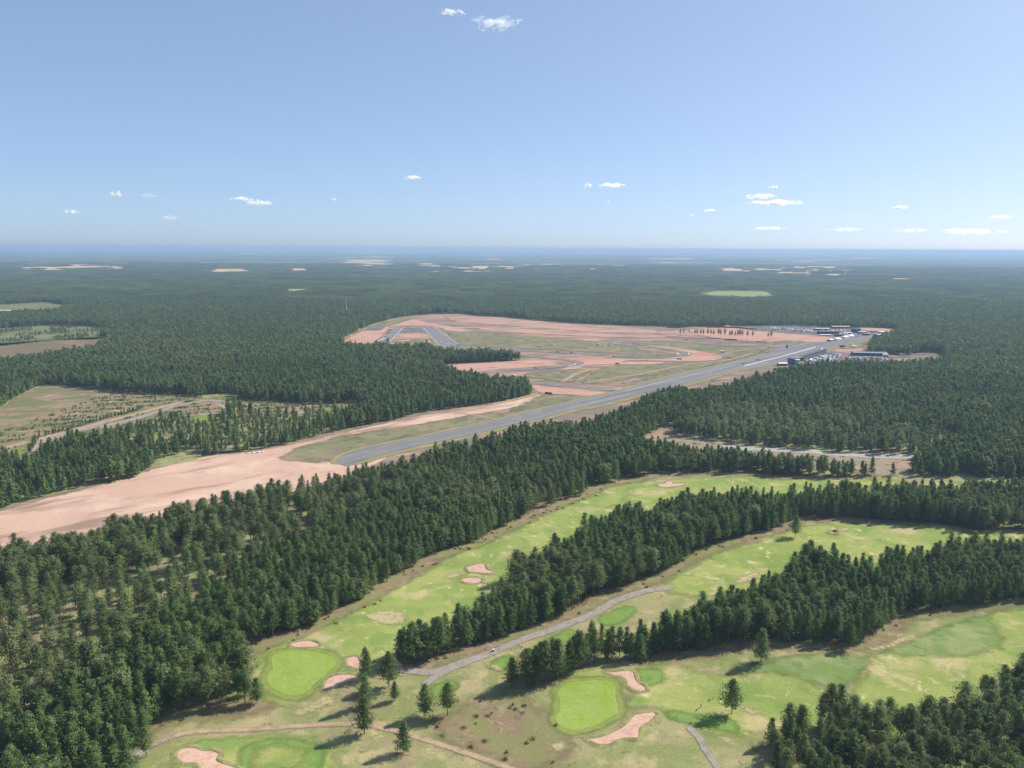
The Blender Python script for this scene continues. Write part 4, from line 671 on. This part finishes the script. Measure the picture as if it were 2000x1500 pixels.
# ------------------------------------------------------------------ things of the golf course
P_ = {k: paint(k, col(c, .8), rgh, mt_, 3, .12) for k, c, rgh, mt_ in (('white_paint', (240, 240, 240), .5, 0), ('black_rubber', (38, 38, 40), .8, 0), ('dark_glass', (40, 52, 66), .15, 0), ('yellow_cloth', (250, 222, 40), .7, 0), ('red_paint', (190, 44, 36), .4, 0), ('blue_paint', (52, 84, 150), .4, 0), ('silver_paint', (186, 190, 196), .35, .3), ('grey_paint', (120, 122, 128), .5, 0), ('black_paint', (34, 34, 38), .35, 0), ('dark_cladding', (66, 66, 82), .7, 0), ('slate_roof', (98, 100, 122), .7, 0), ('white_canvas', (250, 248, 244), .8, 0), ('brown_wood', (92, 64, 46), .9, 0), ('teal_roof', (110, 138, 150), .6, 0), ('skin', (214, 168, 140), .6, 0), ('navy_cloth', (34, 40, 64), .9, 0), ('pale_blue_cloth', (160, 190, 214), .9, 0), ('white_cloth', (230, 230, 226), .9, 0), ('dark_cloth', (44, 42, 44), .9, 0), ('hair', (60, 44, 32), .9, 0), ('tan_stone', (196, 184, 160), .9, 0))}
def person(loc, rz, shirt, trousers, lean, label, arm=.5):
    """one skinned body; the pelvis is the root, hands have four fingers and a thumb"""
    V, E, Rr = [], [], []
    def ch(p0, pts):
        last = p0
        for p, q in pts:
            V.append(p); Rr.append(q)
            if last is not None: E.append((last, len(V) - 1))
            last = len(V) - 1
        return last
    root = ch(None, [((0, 0, .95), .15)]); chest = ch(root, [((0, .02 + lean * .1, 1.15), .13), ((0, .03 + lean * .35, 1.38), .155)]); 
    neck = ch(chest, [((0, .03 + lean * .45, 1.50), .055)]); ch(neck, [((0, .05 + lean * .5, 1.60), .085), ((0, .05 + lean * .52, 1.70), .08)])
    for sd in (-1, 1):
        ch(root, [((sd * .10, .0, .86), .095), ((sd * .12, .05 * sd, .48), .062), ((sd * .13, -.04 * sd, .09), .042), ((sd * .14, .12 - .04 * sd, .04), .035)])
        hy = .03 + lean * .35; fw = arm if sd > 0 else arm * .6
        wr = ch(chest, [((sd * .19, hy, 1.40), .055), ((sd * .25, hy + .08 * fw, 1.14), .042), ((sd * .22, hy + .42 * fw, .98), .028), ((sd * .22, hy + .50 * fw, .95), .026)])
        for f in range(4): ch(wr, [((sd * (.20 + .014 * f), hy + .57 * fw, .91 - .004 * f), .009), ((sd * (.20 + .014 * f), hy + .60 * fw, .865 + .006 * abs(f - 1)), .008)])
        ch(wr, [((sd * .185, hy + .53 * fw, .92), .009)])
    me = bpy.data.meshes.new('person'); me.from_pydata(V, E, []); o = bpy.data.objects.new('person_tmp', me); C.objects.link(o)
    md = o.modifiers.new('s', 'SKIN')
    for i, q in enumerate(Rr): me.skin_vertices[0].data[i].radius = (q, q * (.75 if i in (0, 1, 2) else 1)); me.skin_vertices[0].data[i].use_root = (i == 0)
    sb = o.modifiers.new('u', 'SUBSURF'); sb.levels = 1; sb.render_levels = 1
    dg = bpy.context.evaluated_depsgraph_get(); m2 = bpy.data.meshes.new_from_object(o.evaluated_get(dg)); bpy.data.objects.remove(o)
    m2.name = 'person'; m2.materials.clear()
    for m in (P_['skin'], P_[shirt], P_[trousers], P_['black_rubber']): m2.materials.append(m)
    for p in m2.polygons:
        z = p.center.z; ax = abs(p.center.x); p.use_smooth = True
        p.material_index = 3 if z < .09 else 2 if z < .97 and ax < .19 and p.center.y < .3 * arm + .2 and not (ax > .17 and z > .8) else 0 if z > 1.49 or (ax > .17 and z < 1.12) else 1
    b = link('person', m2, None, loc, rz); tag(b, label, 'person')
    h = bmesh.new(); bmesh.ops.create_icosphere(h, subdivisions=2, radius=.105, matrix=Matrix.Translation((0, .03 + lean * .52, 1.70)) @ Matrix.Diagonal((.88, 1, .85, 1)))
    hm_ = bpy.data.meshes.new('hair'); h.to_mesh(hm_); h.free(); hm_.materials.append(P_['hair']); link('hair', hm_, b)
    return b
def trolley(loc, rz, bag, label):
    r_ = link('golf_trolley', None, None, loc, rz); tag(r_, label, 'golf trolley')
    for sx_ in (-.32, .32): 
        wb = MB().cyl((sx_ - .03, 0, .15), .15, .15, .06, 12, 0, 'x').mesh('wheel', [P_['black_rubber']]); link('wheel', wb, r_)
    V, F = tube([(0, .35, .1), (0, .1, .5), (0, -.3, 1.0)], [.025, .025, .02]); link('handle', mesh_np('handle', V, [f for f in F], [P_['grey_paint']]), r_)
    V, F = tube([(0, .22, .12), (0, .16, .3), (0, -.1, .85), (0, -.14, 1.0)], [.13, .16, .15, .10], 8); link('golf_bag', mesh_np('golf_bag', V, F + [tuple(range(24, 32))], [P_[bag]]), r_)
    cl = MB()
    for k in range(5): cl.cyl((-.08 + .04 * k, -.14, .98), .012, .02, .22, 6)
    link('clubs', cl.mesh('clubs', [P_['silver_paint']]), r_); return r_
person(at3(1393, 1365), 2.0, 'white_cloth', 'dark_cloth', .1, 'golfer in a white top beside a trolley, the farthest up the fairway', .6)
person(at3(1369, 1381), 2.4, 'dark_cloth', 'dark_cloth', .15, 'golfer all in dark clothes beside a dark trolley', .7)
person(at3(1322, 1399), 1.2, 'pale_blue_cloth', 'navy_cloth', .05, 'golfer in a pale blue top near the end of the footpath', .4)
person(at3(999, 1272), 1.9, 'white_cloth', 'navy_cloth', .1, 'person in white walking on the grey gravel road', .5)
person(at3(1014, 1266), 1.9, 'pale_blue_cloth', 'dark_cloth', .1, 'person in pale blue following on the grey gravel road', .5)
person(at3(1206, 957), 1.0, 'dark_cloth', 'dark_cloth', .05, 'distant figure in dark clothes on the upper fairway', .4)
trolley(at3(1385, 1367), .8, 'black_paint', 'dark golf trolley beside the golfer in white')
trolley(at3(1361, 1387), .8, 'black_paint', 'dark golf trolley beside the golfer in dark clothes')
trolley(at3(1349, 1413), .4, 'navy_cloth', 'golf trolley left standing at the top of the footpath')
trolley(at3(1019, 1268), .4, 'navy_cloth', 'golf trolley pulled along the gravel road')
trolley(at3(975, 1271), .9, 'white_cloth', 'white golf bag and trolley at the side of the gravel road')
r_ = link('litter_bin', None, None, at3(963, 1273), .3); tag(r_, 'grey box shaped bin at the edge of the gravel road', 'bin')
link('bin_body', MB().box(-.5, .5, -.4, .4, 0, 1.25, 0, .05, .04).mesh('bin_body', [P_['grey_paint']]), r_); link('lid', MB().gable(-.56, .56, -.46, .46, 1.26, 1.5).mesh('lid', [P_['white_paint']]), r_)
for q, lb, cm_ in (((602, 1308), 'yellow flag on a pole on the left putting green', 'yellow_cloth'), ((1126, 1370), 'thin flag pole on the right putting green', 'white_cloth'), ((1976, 1264), 'small white flag on the lower fairway at the right edge', 'white_cloth')):
    r_ = link('flagstick', None, None, at3(*q), .6); r_.location.z += .15; tag(r_, lb, 'flag')
    link('pole', MB().cyl((0, 0, 0), .02, .015, 2.3, 8).mesh('pole', [P_['white_paint']]), r_)
    link('flag', MB().add([(0.02, 0, 2.28), (.25, .05, 2.24), (.52, -.02, 2.12), (.52, 0, 1.98), (.25, .06, 1.86), (.02, 0, 1.8), (.02, .012, 2.28), (.25, .062, 2.24), (.52, -.008, 2.12), (.52, .012, 1.98), (.25, .072, 1.86), (.02, .012, 1.8)], [(0, 1, 4, 5), (1, 2, 3, 4), (11, 10, 7, 6), (10, 9, 8, 7)]).mesh('flag', [P_[cm_]]), r_)
r_ = link('tee_sign', None, None, at3(69, 1318), .15); tag(r_, 'bright yellow square sign among the pines at the left edge', 'sign')
link('sign_board', MB().box(-.95, .95, -.04, .04, 1.0, 2.9).mesh('sign_board', [P_['yellow_cloth']]), r_)
for sx_ in (-.7, .7): link('post', MB().cyl((sx_, .08, -.1), .05, .05, 2.6, 8).mesh('post', [P_['brown_wood']]), r_)
# pale stones along the semi rough
bs = MB(); rs = random.Random(4)
# ------------------------------------------------------------------ things of the circuit
def car_mesh(nm, paintm, van=False, racer=False):
    b = MB(); L, W_, H1, H2 = (4.4, 1.8, .85, 1.42) if not van else (5.4, 2.0, 1.3, 2.4)
    if racer: H1, H2 = .7, 1.2
    prof = [(-L / 2, .32), (-L / 2, H1 * .9), (-L * .30, H1), (-L * .22, H1 + .02), (-L * .08, H2), (L * .26, H2 - .04), (L * .40, H1 + .06), (L / 2, H1), (L / 2, .32)]
    if van: prof = [(-L / 2, .35), (-L / 2, H1 * .8), (-L * .42, H1), (-L * .30, H2 - .1), (-L * .2, H2), (L * .45, H2), (L * .49, H2 - .1), (L / 2, H1), (L / 2, .35)]
    n = len(prof); ins = [0 if z <= H1 + .07 else .16 for x, z in prof]
    V = [(x, -W_ / 2 + i_, z) for (x, z), i_ in zip(prof, ins)] + [(x, W_ / 2 - i_, z) for (x, z), i_ in zip(prof, ins)]
    b.add(V, [tuple(range(n))[::-1], tuple(range(n, 2 * n))] + [(i, (i + 1) % n, n + (i + 1) % n, n + i) for i in range(n)], 0)
    for sg in (-1, 1): b.add([(-L * .19, sg * (W_ / 2 - .02), H1 + .08), (L * .34, sg * (W_ / 2 - .02), H1 + .08), (L * .24, sg * (W_ / 2 - .12), H2 - .1), (-L * .09, sg * (W_ / 2 - .12), H2 - .1)], [(0, 1, 2, 3)] if sg < 0 else [(3, 2, 1, 0)], 1)
    b.box(-L * .2, -L * .19, -W_ * .38, W_ * .38, H1 + .05, H1 + .3, 1)
    for x_ in (-L * .32, L * .31):
        for sg in (-1, 1): b.cyl((x_, sg * (W_ / 2) - .11, .32), .32, .32, .22, 12, 2, 'y')
    if racer: b.box(L * .44, L * .5, -W_ * .48, W_ * .48, 1.05, 1.1, 0); b.box(L * .45, L * .48, -.5, -.44, .7, 1.06, 2); b.box(L * .45, L * .48, .44, .5, .7, 1.06, 2)
    return b.mesh(nm, [paintm, P_['dark_glass'], P_['black_rubber']])
CC = ['white_paint', 'white_paint', 'silver_paint', 'black_paint', 'blue_paint', 'red_paint', 'grey_paint', 'white_paint']
CN = ['white', 'white', 'silver', 'black', 'blue', 'red', 'grey', 'white']
CARM = [car_mesh('car_mesh', P_[c]) for c in CC]; VANM = [car_mesh('van_mesh', P_[c], True) for c in ('white_paint', 'white_paint', 'silver_paint')]; RACM = [car_mesh('race_car_mesh', P_[c], False, True) for c in ('black_paint', 'white_paint', 'silver_paint', 'red_paint')]
def put(me, nm, q, rz, label, cat, group=None, s_=1.0, z=0.0):
    p = at(*q) if len(q) == 2 else q[:2]
    o = link(nm, me, None, (p[0], p[1], hz(*p) + z), rz); o.scale = (s_,) * 3; return tag(o, label, cat, group)
RC = [(764, 646, 0, 'uppermost car on the left leg of the loop'), (760, 649.5, 0, 'second dark car down the left leg of the loop'), (756, 653, 0, 'third dark car down the left leg of the loop'), (751.5, 658, 0, 'lowest dark car on the left leg of the loop'), (747, 665, 1, 'white car at the foot of the left leg of the loop'), (797.5, 639.5, 0, 'black car crossing the top of the loop'), (842, 650.5, 2, 'grey car high on the right leg of the loop'), (860, 669, 1, 'white car low on the right leg of the loop'), (874, 672.5, 1, 'brighter white car at the foot of the right leg of the loop'), (895, 675.5, 0, 'black car leaving the loop'), (935.5, 679, 0, 'black car on the long curve just after the loop'), (1005, 683.5, 1, 'pale car half way along the back straight'), (1089, 688.5, 0, 'dark car left of a pair on the back straight'), (1116, 689.8, 0, 'dark car right of a pair on the back straight'), (1199.5, 697, 0, 'black car approaching the hairpin'), (1236.5, 695.6, 1, 'white car nearest the hairpin'), (1047, 720, 0, 'dark car on the lower track loop above the pines'), (1480, 704, 0, 'dark car on the runway before the pit wall'), (1451, 711.5, 2, 'grey car on the runway far behind the dark one'), (1594, 678.5, 0, 'dark car at the far end of the pit wall'), (1341, 664, 0, 'small dark car on the upper track under the pine row'), (1514, 668, 1, 'white car parked below the pair of pines')]
for q0, q1, m_, lb in RC: put(RACM[m_], 'race_car', (q0, q1), random.uniform(-.4, .4) + (1.3 if q0 < 880 else 2.9), lb, 'car', None, 1.15, .5)
for q0, q1, m_, nm, lb in [(1169, 674, 0, 'van', 'dark van leading three vehicles on the infield track'), (1180, 675.5, 1, 'car', 'white car in the middle of three on the infield track'), (1189, 675, 3, 'car', 'dark car last of three on the infield track'), (1220, 748, 7, 'car', 'white car alone on the heath above the runway'), (741, 643, 1, 'car', 'white car at the corner of the upper paddock'), (870, 647, 7, 'car', 'white car on the gravel right of the loop'), (1313, 832, 1, 'van', 'white van parked at the head of the quarry track'), (1209, 671.5, 1, 'van', 'white van standing in the inner bend of the track'), (1003, 735.5, 0, 'van', 'white van behind the tips of the pines'), (1421, 698.5, 7, 'car', 'white car by the tyre pile on the heath'), (664, 669, 0, 'van', 'white van at the left tip of the gravel'), (701, 644, 1, 'van', 'pale van at the wood edge above the left gravel')]:
    put((VANM if nm == 'van' else CARM)[m_ % 3 if nm == 'van' else m_], nm, (q0, q1), random.uniform(0, 3), lb, nm, None, 1.1, .42)
def rows(px0, px1, nrow, dark, grp, where, van=.1, jit=1.2, skip=.2):
    A, B = at(*px0), at(*px1); 
    for k in range(nrow):
        for t in np.arange(0, 1, dark):
            if random.random() < skip: continue
            c = random.choice(range(len(CC))); v_ = random.random() < van
            yy = k * 9.0; x_ = A[0] + (B[0] - A[0]) * t + random.uniform(-jit, jit); y_ = A[1] + (B[1] - A[1]) * t - yy + random.uniform(-jit, jit)
            nm = 'van' if v_ else 'car'; cn = 'white' if v_ else CN[c]
            put(VANM[c % 2] if v_ else CARM[c], 'parked_' + nm, (x_, y_, 0), 1.57 + random.uniform(-.2, .2) + math.atan2(B[1] - A[1], B[0] - A[0]), '%s parked %s in the %s' % (cn, nm, where), nm, '%s parked %ss in the %s' % (cn, nm, where), 1.15, .45)
rows((1500, 640), (1586, 646), 7, .04, 'a', 'paddock car park right of the pair of pines', .35, 3, .3)
rows((1574, 706), (1616, 694), 2, .05, 'b', 'front rows behind the grandstand', .05, 1, .08)
rows((1590, 707), (1640, 692.5), 4, .05, 'c', 'packed car park behind the grandstand', .1, 1.5, .15)
rows((1622, 655), (1700, 652), 2, .06, 'e', 'busy paddock between the pit buildings and tents', .6, 4, .3)
rows((1600, 647), (1660, 646), 1, .07, 'f', 'upper paddock behind the pit building', .6, 4, .3)
rows((1650, 700), (1738, 701), 3, .06, 'd', 'rough parking in front of the long dark hall', .3, 3, .45)
def bld(q, W_, D, Hh, rz, wallm, roofm, nm, label, roof='flat', wins=0, rise=1.5):
    W_ *= .92; D *= .8; Hh *= .85; rise = min(rise, Hh * .4)
    p = at(*q); r_ = link(nm, None, None, (p[0], p[1], 0.3), rz); tag(r_, label, nm.split('_')[-1] if nm.split('_')[-1] in ('tent', 'hall', 'grandstand', 'tower', 'shed') else 'building')
    link('wall', MB().box(-W_ / 2, W_ / 2, -D / 2, D / 2, 0, Hh).mesh('wall', [P_[wallm]]), r_)
    if roof == 'gable': link('roof', MB().gable(-W_ / 2 - .4, W_ / 2 + .4, -D / 2 - .4, D / 2 + .4, Hh + .01, Hh + rise).mesh('roof', [P_[roofm]]), r_)
    else: link('roof', MB().box(-W_ / 2 - .4, W_ / 2 + .4, -D / 2 - .4, D / 2 + .4, Hh + .01, Hh + .5).mesh('roof', [P_[roofm]]), r_)
    for k in range(wins):
        x_ = -W_ / 2 + W_ * (k + .5) / wins; link('window', MB().box(x_ - W_ / wins * .3, x_ + W_ / wins * .3, -D / 2 - .06, -D / 2 - .003, Hh * .4, Hh * .8).mesh('window', [P_['dark_glass']]), r_)
    return r_
bt = bld((1547, 711), 15, 12, 11, .85, 'dark_cladding', 'slate_roof', 'control_tower', 'tall dark blue control tower beside the runway', wins=4)
link('glass_front', MB().box(-7.6, -7.51, -5, 5, 1, 9.5).mesh('glass_front', [P_['blue_paint']]), bt); link('antenna', MB().cyl((0, 0, 11.5), .1, .06, 6, 6).mesh('antenna', [P_['grey_paint']]), bt)
bld((1556, 712), 8, 9, 9, .85, 'pale_blue_cloth', 'white_paint', 'tower_annex', 'pale blue annex against the dark control tower', wins=3)
bld((1528, 713.5), 16, 9, 3.6, .1, 'dark_cladding', 'white_canvas', 'white_roofed_shed', 'low shed with a bright white roof left of the control tower', 'gable', 4, 1.6)
g0, g1_ = at(1562, 704), at(1607, 690); gl = math.hypot(g1_[0] - g0[0], g1_[1] - g0[1]); ga = math.atan2(g1_[1] - g0[1], g1_[0] - g0[0])
gr = link('long_grandstand', None, None, ((g0[0] + g1_[0]) / 2, (g0[1] + g1_[1]) / 2, .3), ga); tag(gr, 'long low dark grandstand between the runway and the parked cars', 'grandstand')
b = MB(); [b.box(-gl / 2, gl / 2, -6 + k * 1.5, -4.5 + k * 1.5, 0, 5.4 - k * .6) for k in range(8)]; link('steps', b.mesh('steps', [P_['brown_wood']]), gr)
link('canopy', MB().box(-gl / 2, gl / 2, -7, 1, 7.4, 7.8).mesh('canopy', [P_['dark_cladding']]), gr)
link('rear_rail', MB().box(-gl / 2, gl / 2, -6.2, -6.05, 0, 7.39).mesh('rear_rail', [P_['slate_roof']]), gr)
for (q, W_, D, Hh, rz_, wm, rm, nm, lb, rf, wn) in [((1622, 666.5), 14, 12, 3.5, .75, 'grey_paint', 'white_canvas', 'marquee_tent', 'small white tent nearest along the pit straight', 'gable', 0), ((1634, 664.5), 22, 15, 4, .75, 'white_canvas', 'white_canvas', 'marquee_tent', 'large white tent second along the pit straight', 'gable', 0), ((1649, 660.5), 22, 15, 4, .75, 'white_canvas', 'white_canvas', 'marquee_tent', 'large white tent third along the pit straight', 'gable', 0), ((1660, 658.5), 20, 15, 4, .75, 'white_canvas', 'white_canvas', 'marquee_tent', 'farthest of the large white tents by the pits', 'gable', 0),
 ((1617, 652), 48, 14, 6, .1, 'dark_cladding', 'slate_roof', 'pit_hall', 'dark blue pit building with a long flat roof', 'flat', 10), ((1612, 656.5), 26, 10, 3, .05, 'white_paint', 'white_canvas', 'pit_garages', 'low white garage row in front of the dark pit building', 'flat', 6), ((1640, 657), 22, 10, 4.5, .1, 'dark_cladding', 'slate_roof', 'pit_annex', 'small dark block right of the white garage row', 'flat', 4), ((1671, 650), 18, 14, 11, .3, 'blue_paint', 'slate_roof', 'race_tower', 'blue race tower standing over the pit buildings', 'flat', 4), ((1684, 651), 20, 10, 4, .3, 'blue_paint', 'white_canvas', 'blue_building', 'low blue building right of the race tower', 'flat', 4),
 ((1641, 641.5), 44, 16, 5, .0, 'dark_cladding', 'tan_stone', 'wide_shed', 'wide pale roofed shed at the wood edge behind the pits', 'gable', 0), ((1606, 645), 36, 10, 4, 0, 'dark_cladding', 'white_canvas', 'store_shed', 'white roofed store behind the pit building', 'flat', 0), ((1655, 652.5), 20, 10, 3.5, .3, 'grey_paint', 'white_canvas', 'transport_shed', 'grey shed between the race tower and the tents', 'flat', 3), ((1704, 649.5), 26, 10, 3.4, .1, 'white_paint', 'grey_paint', 'paddock_building', 'white low building with a grey roof in the far paddock', 'flat', 5), ((1722, 651.5), 18, 10, 4, .4, 'dark_cladding', 'white_canvas', 'paddock_shed', 'dark shed with a white roof, rightmost of the far paddock', 'flat', 0), ((1714, 656), 16, 8, 3.5, .4, 'white_canvas', 'white_canvas', 'paddock_tent', 'white tent below the rightmost paddock shed', 'gable', 0), ((1692, 655), 16, 8, 3.5, .4, 'dark_cladding', 'slate_roof', 'dark_shed', 'small dark shed beside the end of the straight', 'flat', 0),
 ((1697, 694.5), 62, 16, 6, -.06, 'dark_cladding', 'teal_roof', 'long_hall', 'long dark hall with a blue grey roof against the trees', 'gable', 8), ((1729, 700), 9, 8, 8, -.06, 'white_paint', 'white_canvas', 'white_block', 'bright white block at the right end of the long hall', 'flat', 2), ((1762, 694), 10, 5, 3, 0, 'white_paint', 'white_canvas', 'site_cabin', 'small white cabin on the road right of the long hall', 'flat', 2), ((1777, 692), 7, 4, 3, 0, 'white_paint', 'grey_paint', 'site_cabin', 'second small cabin farther right on the same road', 'flat', 1),
 ((1421, 639.5), 14, 8, 3.5, .1, 'white_paint', 'white_canvas', 'edge_cabin', 'white cabin at the wood edge above the pine row', 'flat', 2), ((1589, 635.5), 12, 8, 5, .1, 'tan_stone', 'white_canvas', 'wood_cottage', 'pale cottage in the wood edge left of the wide shed', 'gable', 1), ((6, 610), 46, 20, 6, 0, 'white_paint', 'white_canvas', 'long_building', 'long white building in the woods at the left edge', 'flat', 6), ((34, 611.5), 26, 14, 5, 0, 'white_paint', 'grey_paint', 'low_building', 'smaller white building right of the long one in the woods', 'flat', 3), ((1411, 690), 5, 4, 4.5, .3, 'white_paint', 'white_canvas', 'marshal_hut', 'small white marshal hut on the infield grass', 'flat', 1), ((1537, 679.5), 3, 3, 4.5, .2, 'dark_cladding', 'dark_cladding', 'timing_hut', 'small dark timing box in the pit exit grass', 'flat', 1), ((1604, 686), 10, 7, 4, .8, 'white_canvas', 'white_canvas', 'ticket_tent', 'white tent at the far end of the grandstand', 'gable', 0), ((1645, 678), 9, 5, 3.5, .2, 'dark_cladding', 'slate_roof', 'spectator_hut', 'dark hut on the grass between runway and long hall', 'flat', 0), ((1666, 678.5), 7, 5, 3, .2, 'white_canvas', 'white_canvas', 'spectator_tent', 'little white tent on the grass above the long hall', 'gable', 0)]:
    bld(q, W_, D, Hh, rz_, wm, rm, nm, lb, rf, wn)
def wall_run(pts, h, th, mname, nm, label, cat, zb=.5, gap=None):
    P = [at(*q) for q in pts]; r_ = link(nm, None, None, (P[0][0], P[0][1], hz(*P[0]) + zb)); tag(r_, label, cat); b = MB(); ps = []
    for a, c in zip(P[:-1], P[1:]):
        L = math.hypot(c[0] - a[0], c[1] - a[1]); n_ = max(1, int(L / 6)); dx, dy = (c[0] - a[0]) / L, (c[1] - a[1]) / L
        for k in range(n_):
            s0, s1 = L * k / n_ + .1, L * (k + 1) / n_ - .1; o0 = (a[0] - P[0][0], a[1] - P[0][1])
            V = [(o0[0] + dx * s - dy * w_, o0[1] + dy * s + dx * w_, z) for z in (0, h) for s, w_ in ((s0, -th), (s1, -th), (s1, th), (s0, th))]
            b.add(V, [(0, 3, 2, 1), (4, 5, 6, 7), (0, 1, 5, 4), (1, 2, 6, 5), (2, 3, 7, 6), (3, 0, 4, 7)]); ps.append((o0[0] + dx * (s0 - .1), o0[1] + dy * (s0 - .1)))
    link('panel', b.mesh('panel', [P_[mname]]), r_); b2 = MB(); [b2.box(x_ - .14, x_ + .14, y_ - .14, y_ + .14, -.2, h + .25) for x_, y_ in ps[:99]]; o = link('post', b2.mesh('post', [P_['grey_paint']]), r_); o['kind'] = 'stuff'; return r_
wall_run([(1452, 716), (1484, 708), (1524, 698), (1560, 688), (1597, 677.5)], 1.1, .7, 'white_paint', 'pit_wall', 'long white pit wall along the race straight', 'wall')
wall_run([(394, 890), (430, 886.5), (470, 884)], 2.2, .3, 'dark_cladding', 'timber_barrier', 'dark slatted barrier at the edge of the pink sand', 'barrier')
wall_run([(1476, 668), (1497, 669.5)], 1.2, .6, 'dark_cladding', 'tyre_wall', 'dark tyre wall beside the upper track', 'barrier')
wall_run([(1416, 664), (1440, 665)], 1.4, .8, 'brown_wood', 'tyre_wall', 'brown tyre wall under the row of pines', 'barrier')
wall_run([(1065, 768.5), (1078, 770)], 1.6, 1.2, 'brown_wood', 'tyre_wall', 'short brown tyre wall by the pine point above the runway', 'barrier')
wall_run([(1322, 702), (1332, 702.5)], 1.5, 1.0, 'brown_wood', 'tyre_wall', 'short brown tyre wall below the hairpin gravel', 'barrier')
wall_run([(1202, 711), (1209, 711.5)], 1.5, 1.0, 'brown_wood', 'tyre_wall', 'small tyre wall on the lower gravel tip', 'barrier')
wall_run([(1380, 639.5), (1440, 640.5), (1478, 644)], 2.2, 1.0, 'black_paint', 'earth_fence', 'dark low fence behind the row of pines', 'fence', .2)
wall_run([(1486, 635.5), (1560, 637), (1585, 639.5)], 3.2, 1.0, 'silver_paint', 'paddock_fence', 'pale fence along the top of the paddock car park', 'fence', .2)
# tarpaulins, mast, board
tp = MB(); [tp.box(x_, x_ + 3.2, y_, y_ + 1.6, 0, .9 + .3 * ((i * 7) % 3), 0, .5, .3) for i, (x_, y_) in enumerate(((0, 0), (4, .8), (8.2, 1.4), (12, 2.4)))]
tag(link('tarpaulin_pile', tp.mesh('tarpaulin_pile', [P_['white_canvas']]), None, at3(480, 885.5), .1), 'white tarpaulin covered pile right of the dark barrier', 'pile')
ms = link('radio_mast', None, None, (at(677, 611)[0], at(677, 611)[1], 0)); tag(ms, 'tall thin white radio mast rising from the far woods', 'mast')
link('shaft', MB().cyl((0, 0, 0), .9, .55, 40, 8).mesh('shaft', [P_['white_paint']]), ms); link('top_section', MB().cyl((0, 0, 40.01), .35, .2, 5, 8).mesh('top_section', [P_['red_paint']]), ms)
for k in range(3): link('antenna', MB().cyl((.9 * math.cos(2.1 * k), .9 * math.sin(2.1 * k), 36), .25, .25, 2.4, 8).mesh('antenna', [P_['white_paint']]), ms)
for q, lb in (((1456, 699), 'white and red tyre stack at the lower gravel edge'), ((1425, 700), 'white tyre stack on the service track')):
    b = MB(); [b.cyl((k % 4 * 1.2, k // 4 * 1.2, 0), .6, .6, 1.3, 10, k % 2) for k in range(8)]; tag(link('tyre_stack', b.mesh('tyre_stack', [P_['white_paint'], P_['red_paint']]), None, (at(*q)[0], at(*q)[1], .8)), lb, 'tyre stack')
# ------------------------------------------------------------------ haze
hm = bpy.data.materials.new('haze_air'); hm.use_nodes = True; t_ = hm.node_tree; t_.nodes.clear(); o_ = t_.nodes.new('ShaderNodeOutputMaterial'); pv = t_.nodes.new('ShaderNodeVolumePrincipled')
pv.inputs['Color'].default_value = (0.40, 0.55, 0.80, 1); pv.inputs['Density'].default_value = HAZE; pv.inputs['Anisotropy'].default_value = 0.15
t_.links.new(pv.outputs[0], o_.inputs['Volume'])
hb = MB().box(-72000, 72000, -22000, 72000, -6, 190).mesh('haze', [hm]); kind(link('haze', hb), 'stuff', 'pale blue air haze thickening towards the horizon')
